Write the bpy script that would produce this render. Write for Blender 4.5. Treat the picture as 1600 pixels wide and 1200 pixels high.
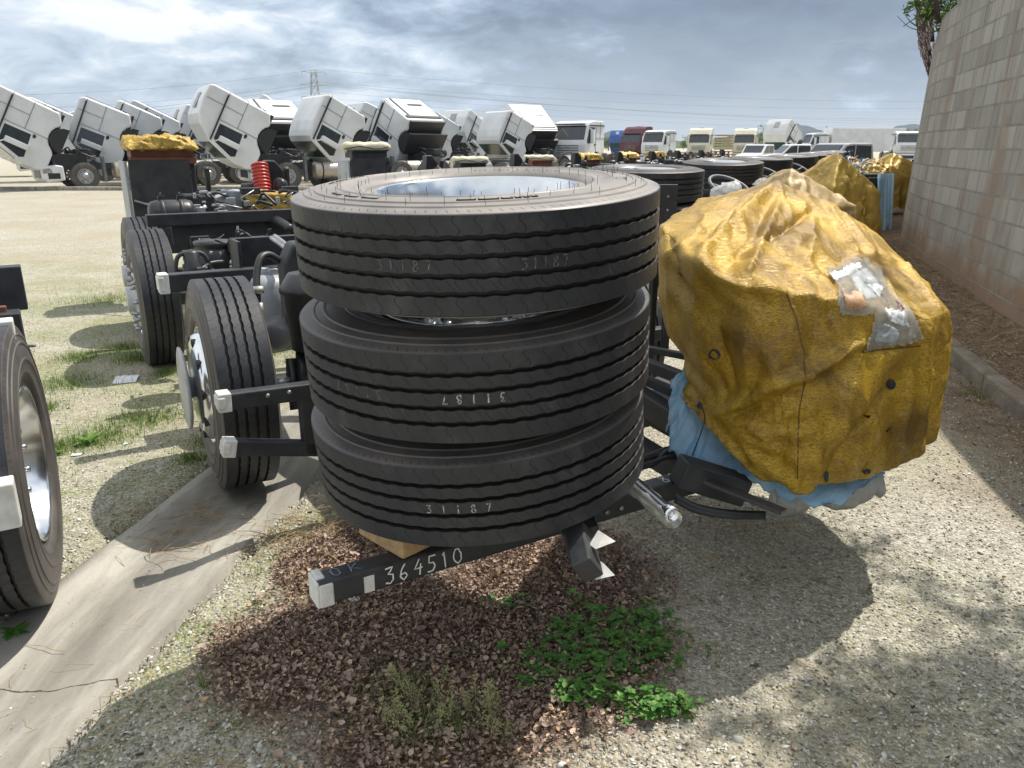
import bpy, bmesh, math, random
import numpy as np
from mathutils import Vector, Matrix, noise, Euler
rad = math.radians
PI = math.pi
random.seed(7)
for o in list(bpy.data.objects): bpy.data.objects.remove(o)
SC = bpy.context.scene
COL = SC.collection

# ---------------------------------------------------------------- camera
PITCH = 17.2
CAMH = 1.66
cd = bpy.data.cameras.new('camera'); cd.sensor_width = 36; cd.lens = 27.0
cd.clip_start = 0.05; cd.clip_end = 6000
cam = bpy.data.objects.new('camera', cd); COL.objects.link(cam)
cam.location = (0, 0, CAMH); cam.rotation_euler = (rad(90-PITCH), 0, 0)
SC.camera = cam
SC.view_settings.view_transform = 'Standard'
SC.view_settings.look = 'None'
SC.view_settings.exposure = 0.30
SC.view_settings.gamma = 1.0

# ---------------------------------------------------------------- sun and sky
SUNV = Vector((0.44, 0.36, 1.0)).normalized()      # towards the sun
SUN_EL = math.asin(SUNV.z)
SUN_AZ = math.atan2(SUNV.x, SUNV.y)
sd = bpy.data.lights.new('sun', 'SUN'); sd.energy = 4.8; sd.angle = rad(0.55); sd.color = (1.0, 0.945, 0.85)
sun = bpy.data.objects.new('sun', sd); COL.objects.link(sun)
sun.rotation_euler = (-SUNV).to_track_quat('-Z', 'Y').to_euler()
sun.location = (10, 6, 20)

world = bpy.data.worlds.new("World"); SC.world = world; world.use_nodes = True
nt = world.node_tree; nt.nodes.clear()
def N(nt, t, **kw):
    n = nt.nodes.new(t)
    for k, v in kw.items():
        if k == 'inp':
            for kk, vv in v.items(): n.inputs[kk].default_value = vv
        else: setattr(n, k, v)
    return n
def LK(nt, a, b): nt.links.new(a, b)
def ramp(nt, stops, interp='LINEAR'):
    r = nt.nodes.new('ShaderNodeValToRGB'); cr = r.color_ramp; cr.interpolation = interp
    while len(cr.elements) < len(stops): cr.elements.new(0.5)
    for e, (p, c) in zip(cr.elements, stops):
        e.position = p
        e.color = (c, c, c, 1) if not hasattr(c, '__len__') else (c[0], c[1], c[2], 1)
    return r
def mathn(nt, op, a, b=None, clamp=False):
    m = nt.nodes.new('ShaderNodeMath'); m.operation = op; m.use_clamp = clamp
    for i, x in enumerate((a, b)):
        if x is None: continue
        if hasattr(x, 'is_linked') or hasattr(x, 'links'): nt.links.new(x, m.inputs[i])
        else: m.inputs[i].default_value = x
    return m.outputs[0]
def mixc(nt, fac, a, b, bt='MIX'):
    m = nt.nodes.new('ShaderNodeMix'); m.data_type = 'RGBA'; m.blend_type = bt
    for i, x in ((0, fac), (6, a), (7, b)):
        if hasattr(x, 'links'): nt.links.new(x, m.inputs[i])
        elif i == 0: m.inputs[0].default_value = x
        else: m.inputs[i].default_value = (x[0], x[1], x[2], 1)
    return m.outputs[2]

sky = N(nt, 'ShaderNodeTexSky', sky_type='NISHITA'); sky.sun_disc = False
sky.sun_elevation = SUN_EL; sky.sun_rotation = SUN_AZ; sky.air_density = 1.0; sky.dust_density = 1.0
tc = N(nt, 'ShaderNodeTexCoord')
sx = N(nt, 'ShaderNodeSeparateXYZ'); LK(nt, tc.outputs['Generated'], sx.inputs[0])
zz = mathn(nt, 'ADD', mathn(nt, 'MAXIMUM', sx.outputs['Z'], 0.0), 0.30)
px = mathn(nt, 'DIVIDE', sx.outputs['X'], zz); py = mathn(nt, 'DIVIDE', sx.outputs['Y'], zz)
cv = N(nt, 'ShaderNodeCombineXYZ'); LK(nt, px, cv.inputs[0]); LK(nt, py, cv.inputs[1]); cv.inputs[2].default_value = 3.3
mp = N(nt, 'ShaderNodeMapping'); mp.inputs['Scale'].default_value = (0.9, 1.0, 1); mp.inputs['Location'].default_value = (2.35, 0.6, 0)
LK(nt, cv.outputs[0], mp.inputs[0])
n1 = N(nt, 'ShaderNodeTexNoise', inp={'Scale': 1.9, 'Detail': 9.0, 'Roughness': 0.50, 'Distortion': 0.25}); LK(nt, mp.outputs[0], n1.inputs['Vector'])
n2 = N(nt, 'ShaderNodeTexNoise', inp={'Scale': 6.0, 'Detail': 8.0, 'Roughness': 0.58, 'Distortion': 0.3}); LK(nt, mp.outputs[0], n2.inputs['Vector'])
# heavy bank of cloud in the east half of the view, brighter overhead and to the west
bank = mathn(nt, 'MULTIPLY', mathn(nt, 'SUBTRACT', sx.outputs['X'], -0.10), 0.30)
hgt = mathn(nt, 'ABSOLUTE', mathn(nt, 'SUBTRACT', sx.outputs['Z'], 0.155))
bell = mathn(nt, 'SUBTRACT', 1.0, mathn(nt, 'MULTIPLY', hgt, 6.5), clamp=True)
bank = mathn(nt, 'MULTIPLY', bank, bell)
base = mathn(nt, 'ADD', mathn(nt, 'MULTIPLY', n1.outputs[0], 0.62), mathn(nt, 'MULTIPLY', n2.outputs[0], 0.38))
lift = mathn(nt, 'MULTIPLY', mathn(nt, 'SUBTRACT', sx.outputs['Z'], 0.17), 0.40)
west = mathn(nt, 'MULTIPLY', mathn(nt, 'MULTIPLY', sx.outputs['X'], -0.12), mathn(nt, 'ADD', mathn(nt, 'MULTIPLY', sx.outputs['Z'], 2.0), 0.35))
den = mathn(nt, 'ADD', mathn(nt, 'ADD', mathn(nt, 'SUBTRACT', base, bank), lift), west)
den = mathn(nt, 'ADD', mathn(nt, 'MULTIPLY', mathn(nt, 'SUBTRACT', den, 0.520), 1.8), 0.50)
cr = ramp(nt, [(0.30, (0.175, 0.225, 0.31)), (0.40, (0.235, 0.30, 0.40)), (0.48, (0.36, 0.45, 0.57)), (0.56, (0.54, 0.635, 0.75)), (0.70, (0.86, 0.90, 0.93))])
LK(nt, den, cr.inputs[0])
hz = ramp(nt, [(0.0, 0.75), (0.06, 0.35), (0.14, 0.0)]); LK(nt, sx.outputs['Z'], hz.inputs[0])
cc = mixc(nt, hz.outputs[0], cr.outputs[0], (0.52, 0.63, 0.74))
skyb = N(nt, 'ShaderNodeVectorMath', operation='SCALE'); LK(nt, sky.outputs[0], skyb.inputs[0]); skyb.inputs['Scale'].default_value = 0.10
cover = ramp(nt, [(0.36, 1.0), (0.46, 0.86), (0.50, 0.80), (0.56, 1.0)]); LK(nt, base, cover.inputs[0])
fin = mixc(nt, cover.outputs[0], skyb.outputs[0], cc)
bg = N(nt, 'ShaderNodeBackground', inp={'Strength': 1.0}); LK(nt, fin, bg.inputs[0])
wo = N(nt, 'ShaderNodeOutputWorld'); LK(nt, bg.outputs[0], wo.inputs[0])

# ---------------------------------------------------------------- placing helpers
SP, CP = math.sin(rad(PITCH)), math.cos(rad(PITCH))
def W(px, py, t=None, z=None, Y=None):
    """a point seen at photo position px,py, at camera depth t, or at height z, or at distance Y"""
    u = (px-800)/1200.0; v = (py-600)/1200.0
    d = Vector((u, CP - v*SP, -(v*CP + SP)))
    if z is not None: t = (z-CAMH)/d.z
    elif Y is not None: t = Y/d.y
    return Vector((0, 0, CAMH)) + d*t

# ---------------------------------------------------------------- mesh builder
class MB:
    def __init__(s): s.v = []; s.f = []; s.m = []; s.s = []; s.pc = []
    def add(s, vs, fs, mat=0, smooth=False, M=None):
        b = len(s.v); s.pc.append((b, len(s.f)))
        if M is not None: vs = [M @ Vector(p) for p in vs]
        s.v.extend([tuple(p) for p in vs])
        for f in fs:
            s.f.append(tuple(b+i for i in f)); s.m.append(mat); s.s.append(smooth)
        return s
    def box(s, c, d, M=None, mat=0):
        x, y, z = d[0]/2, d[1]/2, d[2]/2
        vs = [Vector((i*x, j*y, k*z)) + Vector(c) for k in (-1, 1) for j in (-1, 1) for i in (-1, 1)]
        return s.add(vs, [(0, 2, 3, 1), (4, 5, 7, 6), (0, 1, 5, 4), (2, 6, 7, 3), (0, 4, 6, 2), (1, 3, 7, 5)], mat, False, M)
    def beam(s, p0, p1, w, h, up=(0, 0, 1), mat=0):
        p0, p1 = Vector(p0), Vector(p1); d = p1-p0; L = d.length; d.normalize()
        up = Vector(up); x = d.cross(up)
        if x.length < 1e-4: x = d.cross(Vector((0, 1, 0)))
        x.normalize(); z = x.cross(d)
        M = Matrix(((x.x, d.x, z.x, (p0.x+p1.x)/2), (x.y, d.y, z.y, (p0.y+p1.y)/2), (x.z, d.z, z.z, (p0.z+p1.z)/2), (0, 0, 0, 1)))
        return s.box((0, 0, 0), (w, L, h), M, mat)
    def tube(s, pts, r, n=8, mat=0, cap=True, M=None):
        pts = [Vector(p) for p in pts]; k = len(pts)
        rs = r if hasattr(r, '__len__') else [r]*k
        t0 = (pts[1]-pts[0]).normalized(); a = t0.orthogonal().normalized()
        vs = []
        for i, p in enumerate(pts):
            t = (pts[min(i+1, k-1)]-pts[max(i-1, 0)])
            t = t.normalized() if t.length > 1e-9 else t0
            a = (a - t*a.dot(t)); a = a.normalized() if a.length > 1e-6 else t.orthogonal().normalized()
            b = t.cross(a)
            for j in range(n):
                q = 2*PI*j/n; vs.append(p + (a*math.cos(q)+b*math.sin(q))*rs[i])
        fs = [(i*n+j, i*n+(j+1) % n, (i+1)*n+(j+1) % n, (i+1)*n+j) for i in range(k-1) for j in range(n)]
        if cap: fs += [tuple(range(n-1, -1, -1)), tuple(range((k-1)*n, k*n))]
        return s.add(vs, fs, mat, True, M)
    def lathe(s, prof, n=32, M=None, mat=0, smooth=True, closed=False):
        vs = []; k = len(prof)
        for j in range(n):
            q = 2*PI*j/n; c, sn = math.cos(q), math.sin(q)
            for r, z in prof: vs.append((r*c, r*sn, z))
        fs = []
        kk = k if closed else k-1
        for j in range(n):
            j2 = (j+1) % n
            for i in range(kk):
                i2 = (i+1) % k
                fs.append((j*k+i, j2*k+i, j2*k+i2, j*k+i2))
        return s.add(vs, fs, mat, smooth, M)
    def prism(s, poly, z0, z1, M=None, mat=0):
        n = len(poly)
        vs = [(x, y, z0) for x, y in poly]+[(x, y, z1) for x, y in poly]
        fs = [tuple(range(n-1, -1, -1)), tuple(range(n, 2*n))]+[(i, (i+1) % n, n+(i+1) % n, n+i) for i in range(n)]
        return s.add(vs, fs, mat, False, M)
    def build(s, name, mats, parent=None, bevel=0.0, seg=2, fixn=True):
        me = bpy.data.meshes.new(name); me.from_pydata(s.v, [], s.f)
        if not isinstance(mats, (list, tuple)): mats = [mats]
        for m in mats: me.materials.append(m)
        me.polygons.foreach_set('material_index', s.m); me.polygons.foreach_set('use_smooth', s.s)
        if fixn:
            bm = bmesh.new(); bm.from_mesh(me); bmesh.ops.recalc_face_normals(bm, faces=bm.faces); bm.to_mesh(me); bm.free()
        me.update()
        o = bpy.data.objects.new(name, me); COL.objects.link(o)
        if parent is not None: o.parent = parent
        if bevel:
            b = o.modifiers.new('bevel', 'BEVEL'); b.width = bevel; b.segments = seg; b.limit_method = 'ANGLE'; b.angle_limit = rad(40)
        return o
def build_each(mb, name, mats, parent=None, bevel=0.0):
    """every piece added to mb becomes an object of its own"""
    pc = mb.pc+[(len(mb.v), len(mb.f))]; out = []
    for (v0, f0), (v1, f1) in zip(pc, pc[1:]):
        q = MB(); q.v = mb.v[v0:v1]; q.f = [tuple(i-v0 for i in f) for f in mb.f[f0:f1]]; q.m = mb.m[f0:f1]; q.s = mb.s[f0:f1]
        out.append(q.build(name, mats, parent, bevel))
    return out
def tag(o, label=None, cat=None, group=None, kind=None):
    if label: o['label'] = label
    if cat: o['category'] = cat
    if group: o['group'] = group
    if kind: o['kind'] = kind
    return o
def empty(name, loc=(0, 0, 0), rz=0.0):
    o = bpy.data.objects.new(name, None); COL.objects.link(o); o.location = loc; o.rotation_euler = (0, 0, rz)
    o.empty_display_size = 0.2
    return o
def copy_tree(o, parent=None, skip=()):
    c = o.copy(); COL.objects.link(c); c.parent = parent
    for ch in list(o.children):
        if ch.name.split('.')[0] in skip: continue
        copy_tree(ch, c, skip)
    return c
def RX(a): return Matrix.Rotation(a, 4, 'X')
def RY(a): return Matrix.Rotation(a, 4, 'Y')
def RZ(a): return Matrix.Rotation(a, 4, 'Z')
def T(*p): return Matrix.Translation(Vector(p) if len(p) == 3 else p[0])
def align(p, d):   # local z -> d, origin p
    return Matrix.Translation(Vector(p)) @ Vector(d).to_track_quat('Z', 'Y').to_matrix().to_4x4()
def fbm(x, y, z=0.0, o=4): return noise.fractal(Vector((x, y, z)), 1.0, 2.0, o)

# ---------------------------------------------------------------- materials
def pm(name, c1, c2=None, scale=8.0, rough=0.5, metal=0.0, bump=0.0, bscale=40.0, r2=None, dist=0.01, spec=0.5, trans=0.0, lo=0.35, hi=0.65, stretch=(1, 1, 1), coat=0.0, alpha=1.0):
    m = bpy.data.materials.new(name); m.use_nodes = True; t = m.node_tree
    b = t.nodes['Principled BSDF']; b.inputs['Roughness'].default_value = rough; b.inputs['Metallic'].default_value = metal
    b.inputs['Specular IOR Level'].default_value = spec
    b.inputs['Coat Weight'].default_value = coat
    tcn = N(t, 'ShaderNodeTexCoord'); mpn = N(t, 'ShaderNodeMapping'); mpn.inputs['Scale'].default_value = stretch
    LK(t, tcn.outputs['Object'], mpn.inputs[0])
    c2 = c2 or tuple(x*0.8 for x in c1)
    nn = N(t, 'ShaderNodeTexNoise', inp={'Scale': scale, 'Detail': 6.0, 'Roughness': 0.6}); LK(t, mpn.outputs[0], nn.inputs['Vector'])
    r = ramp(t, [(lo, c1), (hi, c2)]); LK(t, nn.outputs[0], r.inputs[0]); LK(t, r.outputs[0], b.inputs['Base Color'])
    if r2 is not None:
        rr = ramp(t, [(0.3, rough), (0.7, r2)]); LK(t, nn.outputs[0], rr.inputs[0]); LK(t, rr.outputs[0], b.inputs['Roughness'])
    if bump:
        bn = N(t, 'ShaderNodeTexNoise', inp={'Scale': bscale, 'Detail': 5.0, 'Roughness': 0.6}); LK(t, mpn.outputs[0], bn.inputs['Vector'])
        bp = N(t, 'ShaderNodeBump', inp={'Strength': bump, 'Distance': dist}); LK(t, bn.outputs[0], bp.inputs['Height']); LK(t, bp.outputs[0], b.inputs['Normal'])
    if trans: b.inputs['Transmission Weight'].default_value = trans
    if alpha < 1: b.inputs['Alpha'].default_value = alpha
    return m

M_black = pm('black_chassis_paint', (0.018, 0.020, 0.024), (0.035, 0.037, 0.042), 14, 0.42, bump=0.25, bscale=120, dist=0.002, r2=0.6)
M_black2 = pm('dusty_black_paint', (0.022, 0.024, 0.028), (0.05, 0.05, 0.052), 9, 0.5, bump=0.2, bscale=60, dist=0.003, r2=0.75)
M_plast = pm('black_plastic', (0.012, 0.012, 0.014), (0.028, 0.028, 0.03), 20, 0.38)
M_hose = pm('rubber_hose', (0.015, 0.015, 0.016), (0.03, 0.03, 0.032), 30, 0.45)
M_tape = pm('white_tape', (0.72, 0.72, 0.69), (0.55, 0.54, 0.50), 18, 0.45, bump=0.5, bscale=25, dist=0.006)
M_chalk = pm('white_paint_marker', (0.80, 0.80, 0.78), (0.70, 0.70, 0.69), 60, 0.7)
M_chalkb = pm('faded_blue_chalk', (0.24, 0.28, 0.38), (0.12, 0.14, 0.2), 60, 0.7)
M_faint = pm('faded_stencil_ink', (0.20, 0.19, 0.17), (0.05, 0.05, 0.05), 90, 0.8, lo=0.4, hi=0.6)
M_alu = pm('polished_aluminium', (0.82, 0.83, 0.85), (0.68, 0.70, 0.72), 6, 0.14, metal=1.0, r2=0.24)
M_steel = pm('dull_steel', (0.45, 0.46, 0.47), (0.30, 0.30, 0.31), 20, 0.4, metal=0.8)
M_chrome = pm('bright_chrome', (0.85, 0.86, 0.88), (0.75, 0.76, 0.78), 9, 0.10, metal=1.0, r2=0.2)
M_silver = pm('silver_paint', (0.50, 0.52, 0.54), (0.40, 0.41, 0.43), 12, 0.4, metal=0.3)
M_white = pm('white_truck_paint', (0.70, 0.72, 0.73), (0.60, 0.61, 0.61), 1.3, 0.35, coat=0.3, r2=0.5)
M_cream = pm('cream_truck_paint', (0.66, 0.62, 0.50), (0.56, 0.53, 0.43), 1.5, 0.4)
M_maroon = pm('maroon_truck_paint', (0.12, 0.018, 0.030), (0.07, 0.012, 0.020), 1.5, 0.3)
M_blue = pm('blue_truck_paint', (0.03, 0.10, 0.36), (0.02, 0.07, 0.25), 1.5, 0.3)
M_grey = pm('grey_plastic', (0.16, 0.17, 0.18), (0.10, 0.105, 0.11), 6, 0.5)
M_lgrey = pm('light_grey_plastic', (0.38, 0.40, 0.42), (0.28, 0.30, 0.32), 6, 0.45)
M_glass = pm('dark_window_glass', (0.015, 0.022, 0.028), (0.03, 0.04, 0.05), 3, 0.06, spec=0.8)
M_ggreen = pm('green_tinted_glass', (0.03, 0.08, 0.05), (0.01, 0.03, 0.025), 4, 0.15, spec=0.7)
M_lamp = pm('headlight_glass', (0.35, 0.37, 0.38), (0.15, 0.16, 0.17), 20, 0.1, spec=0.8)
M_brown = pm('rusty_brown_primer', (0.22, 0.085, 0.050), (0.14, 0.05, 0.032), 6, 0.6)
M_red = pm('red_silicone_hose', (0.50, 0.045, 0.025), (0.38, 0.03, 0.02), 20, 0.35)
M_creamroll = pm('cream_foam_wrap', (0.68, 0.63, 0.45), (0.56, 0.51, 0.36), 8, 0.6, bump=0.4, bscale=14, dist=0.02)
M_wood = pm('raw_pine', (0.52, 0.36, 0.19), (0.38, 0.24, 0.12), 9, 0.65, bump=0.3, bscale=40, dist=0.003, stretch=(1, 6, 6))
M_paper = pm('crumpled_white_paper', (0.78, 0.79, 0.80), (0.68, 0.69, 0.70), 9, 0.6)
M_orange = pm('red_tail_lamp', (0.45, 0.03, 0.02), (0.3, 0.02, 0.02), 9, 0.3)
M_fuel = pm('brushed_aluminium_tank', (0.52, 0.50, 0.45), (0.38, 0.33, 0.26), 3, 0.4, metal=0.7)
M_yellowbox = pm('ochre_cloth', (0.50, 0.30, 0.05), (0.36, 0.20, 0.03), 5, 0.55, bump=0.5, bscale=10, dist=0.02)

def tyre_mat(name, sunlit_side):
    m = bpy.data.materials.new(name); m.use_nodes = True; t = m.node_tree; b = t.nodes['Principled BSDF']
    uv = N(t, 'ShaderNodeUVMap'); uv.uv_map = 'UVMap'
    sp = N(t, 'ShaderNodeSeparateXYZ'); LK(t, uv.outputs[0], sp.inputs[0]); U, V = sp.outputs[0], sp.outputs[1]
    # V: tread -1..1, beyond = sidewall ; U counts tread blocks
    av = mathn(t, 'ABSOLUTE', V)
    w = mathn(t, 'MULTIPLY', mathn(t, 'SINE', mathn(t, 'MULTIPLY', V, 15.7)), 0.16)
    x1 = mathn(t, 'FRACT', mathn(t, 'ADD', U, w))
    d1 = mathn(t, 'ABSOLUTE', mathn(t, 'SUBTRACT', x1, 0.5))
    s1 = mathn(t, 'LESS_THAN', d1, 0.030)
    x2 = mathn(t, 'FRACT', mathn(t, 'ADD', mathn(t, 'ADD', U, mathn(t, 'MULTIPLY', V, 1.9)), 0.1))
    d2 = mathn(t, 'ABSOLUTE', mathn(t, 'SUBTRACT', x2, 0.5))
    rib = mathn(t, 'FRACT', mathn(t, 'MULTIPLY', mathn(t, 'ADD', V, 1.0), 2.5))
    ribm = mathn(t, 'LESS_THAN', mathn(t, 'ABSOLUTE', mathn(t, 'SUBTRACT', rib, 0.5)), 0.30)
    midm = mathn(t, 'MULTIPLY', mathn(t, 'LESS_THAN', av, 0.60), mathn(t, 'GREATER_THAN', av, 0.20))
    s2 = mathn(t, 'MULTIPLY', mathn(t, 'MULTIPLY', mathn(t, 'LESS_THAN', d2, 0.028), midm), ribm)
    # no cut across the centre half of the shoulder rib's outer edge
    trd = mathn(t, 'LESS_THAN', av, 0.985)
    sip = mathn(t, 'MULTIPLY', mathn(t, 'MAXIMUM', s1, s2), trd)
    # short ticks around the shoulder
    x3 = mathn(t, 'FRACT', mathn(t, 'ADD', mathn(t, 'MULTIPLY', U, 2.0), mathn(t, 'MULTIPLY', av, 3.0)))
    tick = mathn(t, 'MULTIPLY', mathn(t, 'LESS_THAN', mathn(t, 'ABSOLUTE', mathn(t, 'SUBTRACT', x3, 0.5)), 0.05),
                 mathn(t, 'MULTIPLY', mathn(t, 'GREATER_THAN', av, 1.06), mathn(t, 'LESS_THAN', av, 1.16)))
    line = mathn(t, 'MAXIMUM', sip, tick)
    tcn = N(t, 'ShaderNodeTexCoord')
    nn = N(t, 'ShaderNodeTexNoise', inp={'Scale': 7.0, 'Detail': 8.0, 'Roughness': 0.65}); LK(t, tcn.outputs['Object'], nn.inputs['Vector'])
    n3 = N(t, 'ShaderNodeTexNoise', inp={'Scale': 90.0, 'Detail': 3.0}); LK(t, tcn.outputs['Object'], n3.inputs['Vector'])
    tr = ramp(t, [(0.3, (0.012, 0.014, 0.019)), (0.55, (0.024, 0.026, 0.032)), (0.78, (0.070, 0.067, 0.066))]); LK(t, nn.outputs[0], tr.inputs[0])
    sw = ramp(t, [(0.3, (0.16, 0.148, 0.140) if sunlit_side else (0.050, 0.048, 0.048)), (0.7, (0.27, 0.243, 0.222) if sunlit_side else (0.115, 0.100, 0.090))]); LK(t, nn.outputs[0], sw.inputs[0])
    side = mathn(t, 'GREATER_THAN', av, 1.0)
    c = mixc(t, side, tr.outputs[0], sw.outputs[0])
    at = N(t, 'ShaderNodeAttribute'); at.attribute_name = 'groove'
    c = mixc(t, mathn(t, 'MULTIPLY', line, 0.92), c, (0.006, 0.006, 0.006))
    c = mixc(t, at.outputs['Fac'], c, (0.012, 0.011, 0.010))
    LK(t, c, b.inputs['Base Color'])
    b.inputs['Roughness'].default_value = 0.56; b.inputs['Specular IOR Level'].default_value = 0.5
    rr = ramp(t, [(0.3, 0.40), (0.7, 0.62)]); LK(t, nn.outputs[0], rr.inputs[0]); LK(t, rr.outputs[0], b.inputs['Roughness'])
    h = mathn(t, 'SUBTRACT', mathn(t, 'MULTIPLY', n3.outputs[0], 0.12), line)
    bp = N(t, 'ShaderNodeBump', inp={'Strength': 0.9, 'Distance': 0.0035}); LK(t, h, bp.inputs['Height']); LK(t, bp.outputs[0], b.inputs['Normal'])
    return m
M_tyre = tyre_mat('tyre_rubber', False); M_tyre_sun = tyre_mat('sunlit_tyre_rubber', True)  # second copy: sidewalls lightened, full sun on the top spare painted in

def gold_mat(name, gold=(0.60, 0.37, 0.024), dark=(0.19, 0.105, 0.012), pale=(0.76, 0.60, 0.31)):
    m = bpy.data.materials.new(name); m.use_nodes = True; t = m.node_tree; b = t.nodes['Principled BSDF']
    tcn = N(t, 'ShaderNodeTexCoord')
    n1 = N(t, 'ShaderNodeTexNoise', inp={'Scale': 2.6, 'Detail': 9.0, 'Roughness': 0.68, 'Distortion': 0.6}); LK(t, tcn.outputs['Object'], n1.inputs['Vector'])
    n2 = N(t, 'ShaderNodeTexNoise', inp={'Scale': 13.0, 'Detail': 6.0, 'Roughness': 0.7, 'Distortion': 0.4}); LK(t, tcn.outputs['Object'], n2.inputs['Vector'])
    r1 = ramp(t, [(0.36, dark), (0.49, tuple(0.6*a+0.4*b_ for a, b_ in zip(gold, dark))), (0.60, gold)]); LK(t, n1.outputs[0], r1.inputs[0])
    r2 = ramp(t, [(0.58, 0.0), (0.80, 0.55)]); LK(t, n2.outputs[0], r2.inputs[0])
    c = mixc(t, r2.outputs[0], r1.outputs[0], pale)
    # fine dark pitting of the worn coated fabric
    mpn = N(t, 'ShaderNodeMapping'); mpn.inputs['Rotation'].default_value = (0.2, 0.5, 0.9); mpn.inputs['Scale'].default_value = (0.8, 2.6, 2.6)
    LK(t, tcn.outputs['Object'], mpn.inputs[0])
    n3 = N(t, 'ShaderNodeTexNoise', inp={'Scale': 95.0, 'Detail': 3.0, 'Roughness': 0.6, 'Distortion': 1.0}); LK(t, mpn.outputs[0], n3.inputs['Vector'])
    r3 = ramp(t, [(0.38, 0.75), (0.54, 0.0)]); LK(t, n3.outputs[0], r3.inputs[0])
    c = mixc(t, r3.outputs[0], c, (0.13, 0.07, 0.012))
    LK(t, c, b.inputs['Base Color'])
    b.inputs['Roughness'].default_value = 0.34; b.inputs['Metallic'].default_value = 0.15; b.inputs['Specular IOR Level'].default_value = 0.6
    wv = N(t, 'ShaderNodeTexNoise', inp={'Scale': 42.0, 'Detail': 5.0, 'Roughness': 0.65, 'Distortion': 0.8}); LK(t, mpn.outputs[0], wv.inputs['Vector'])
    hh = mathn(t, 'ADD', mathn(t, 'MULTIPLY', wv.outputs[0], 1.0), mathn(t, 'MULTIPLY', n3.outputs[0], 0.25))
    bp = N(t, 'ShaderNodeBump', inp={'Strength': 0.8, 'Distance': 0.007}); LK(t, hh, bp.inputs['Height']); LK(t, bp.outputs[0], b.inputs['Normal'])
    return m
M_gold = gold_mat('gold_tarpaulin')
M_gold2 = gold_mat('ochre_tarpaulin', (0.62, 0.41, 0.06), (0.38, 0.23, 0.03), (0.74, 0.60, 0.32))
M_brownfilm = gold_mat('dusty_brown_tarpaulin', (0.46, 0.33, 0.14), (0.32, 0.21, 0.09), (0.60, 0.50, 0.32))

def film_mat(name, col, alpha=0.8, rough=0.25):
    m = bpy.data.materials.new(name); m.use_nodes = True; t = m.node_tree; b = t.nodes['Principled BSDF']
    tcn = N(t, 'ShaderNodeTexCoord')
    n1 = N(t, 'ShaderNodeTexNoise', inp={'Scale': 7.0, 'Detail': 6.0, 'Roughness': 0.6, 'Distortion': 1.2}); LK(t, tcn.outputs['Object'], n1.inputs['Vector'])
    r = ramp(t, [(0.35, col), (0.7, tuple(min(1, x*0.7+0.22) for x in col))]); LK(t, n1.outputs[0], r.inputs[0]); LK(t, r.outputs[0], b.inputs['Base Color'])
    b.inputs['Roughness'].default_value = rough; b.inputs['Alpha'].default_value = alpha
    bp = N(t, 'ShaderNodeBump', inp={'Strength': 0.8, 'Distance': 0.03}); LK(t, n1.outputs[0], bp.inputs['Height']); LK(t, bp.outputs[0], b.inputs['Normal'])
    tl = N(t, 'ShaderNodeBsdfTranslucent'); LK(t, r.outputs[0], tl.inputs[0])
    mx = N(t, 'ShaderNodeMixShader', inp={0: 0.3}); out = t.nodes['Material Output']
    LK(t, b.outputs[0], mx.inputs[1]); LK(t, tl.outputs[0], mx.inputs[2]); LK(t, mx.outputs[0], out.inputs[0])
    return m
M_bluefilm = film_mat('blue_plastic_film', (0.42, 0.72, 0.97), 0.80, 0.16)
M_clearfilm = film_mat('clear_plastic_film', (0.75, 0.77, 0.77), 0.26, 0.06)
M_wrapfilm = film_mat('milky_plastic_film', (0.45, 0.47, 0.48), 0.7, 0.2)
# ---------------------------------------------------------------- ground
def gx_channel(y): return -1.90 + 0.15*(y-2.0) + 0.30      # centre line of the concrete channel
CHW = 0.30
WALL = [(3.30, -3), (3.35, 0), (3.50, 2.4), (3.85, 4.6), (4.23, 6.2), (4.90, 8.6), (5.66, 11.0), (6.60, 13.0), (8.10, 16.0), (10.2, 20.0), (13.1, 25.0), (17.0, 31.0), (24, 40), (34, 51)]
def wallx(y):
    for (x0, y0), (x1, y1) in zip(WALL, WALL[1:]):
        if y <= y1: return x0 + (x1-x0)*(y-y0)/(y1-y0)
    return WALL[-1][0] + (y-WALL[-1][1])*0.9
def sstep(a, b, x):
    t = min(1, max(0, (x-a)/(b-a))); return t*t*(3-2*t)
def leafmask(x, y):
    # drift of fallen leaves under and in front of the tyres
    d = 0
    for cx, cy, rx, ry in ((-0.38, 2.30, 0.56, 0.50), (0.02, 2.20, 0.50, 0.42), (0.15, 2.75, 0.45, 0.35), (-0.25, 1.78, 0.34, 0.25), (-0.72, 2.85, 0.24, 0.33), (-0.70, 2.25, 0.36, 0.36)):
        q = math.hypot((x-cx)/rx, (y-cy)/ry) + 0.22*noise.noise(Vector((x*5, y*5, 3)))
        d = max(d, 1-sstep(0.62, 1.28, q))
    return d
def gz(x, y):
    d = wallx(y) - x
    z = 0.30*(1-sstep(0.0, 2.2, d)) if d < 2.3 and y < 48 else 0.0
    if y < 7.6:
        zk = 0.0 if d > 0.60 else 0.12+0.18*(1-sstep(0.0, 0.5, d))
        z = zk + (z-zk)*sstep(6.6, 7.6, y)
    if d < -0.1: z = 0.3
    if -1 < x < 8 or y < 14: z += 0.012*fbm(x*0.8, y*0.8) + 0.006*fbm(x*3.1, y*3.1, 5) if y < 20 and abs(x) < 12 else 0
    if y < 14:
        c = abs(x-gx_channel(y))
        if c < CHW+0.02: z = min(z, -0.07)
        elif c < CHW+0.10: z = z*0.3
    return z
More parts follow.
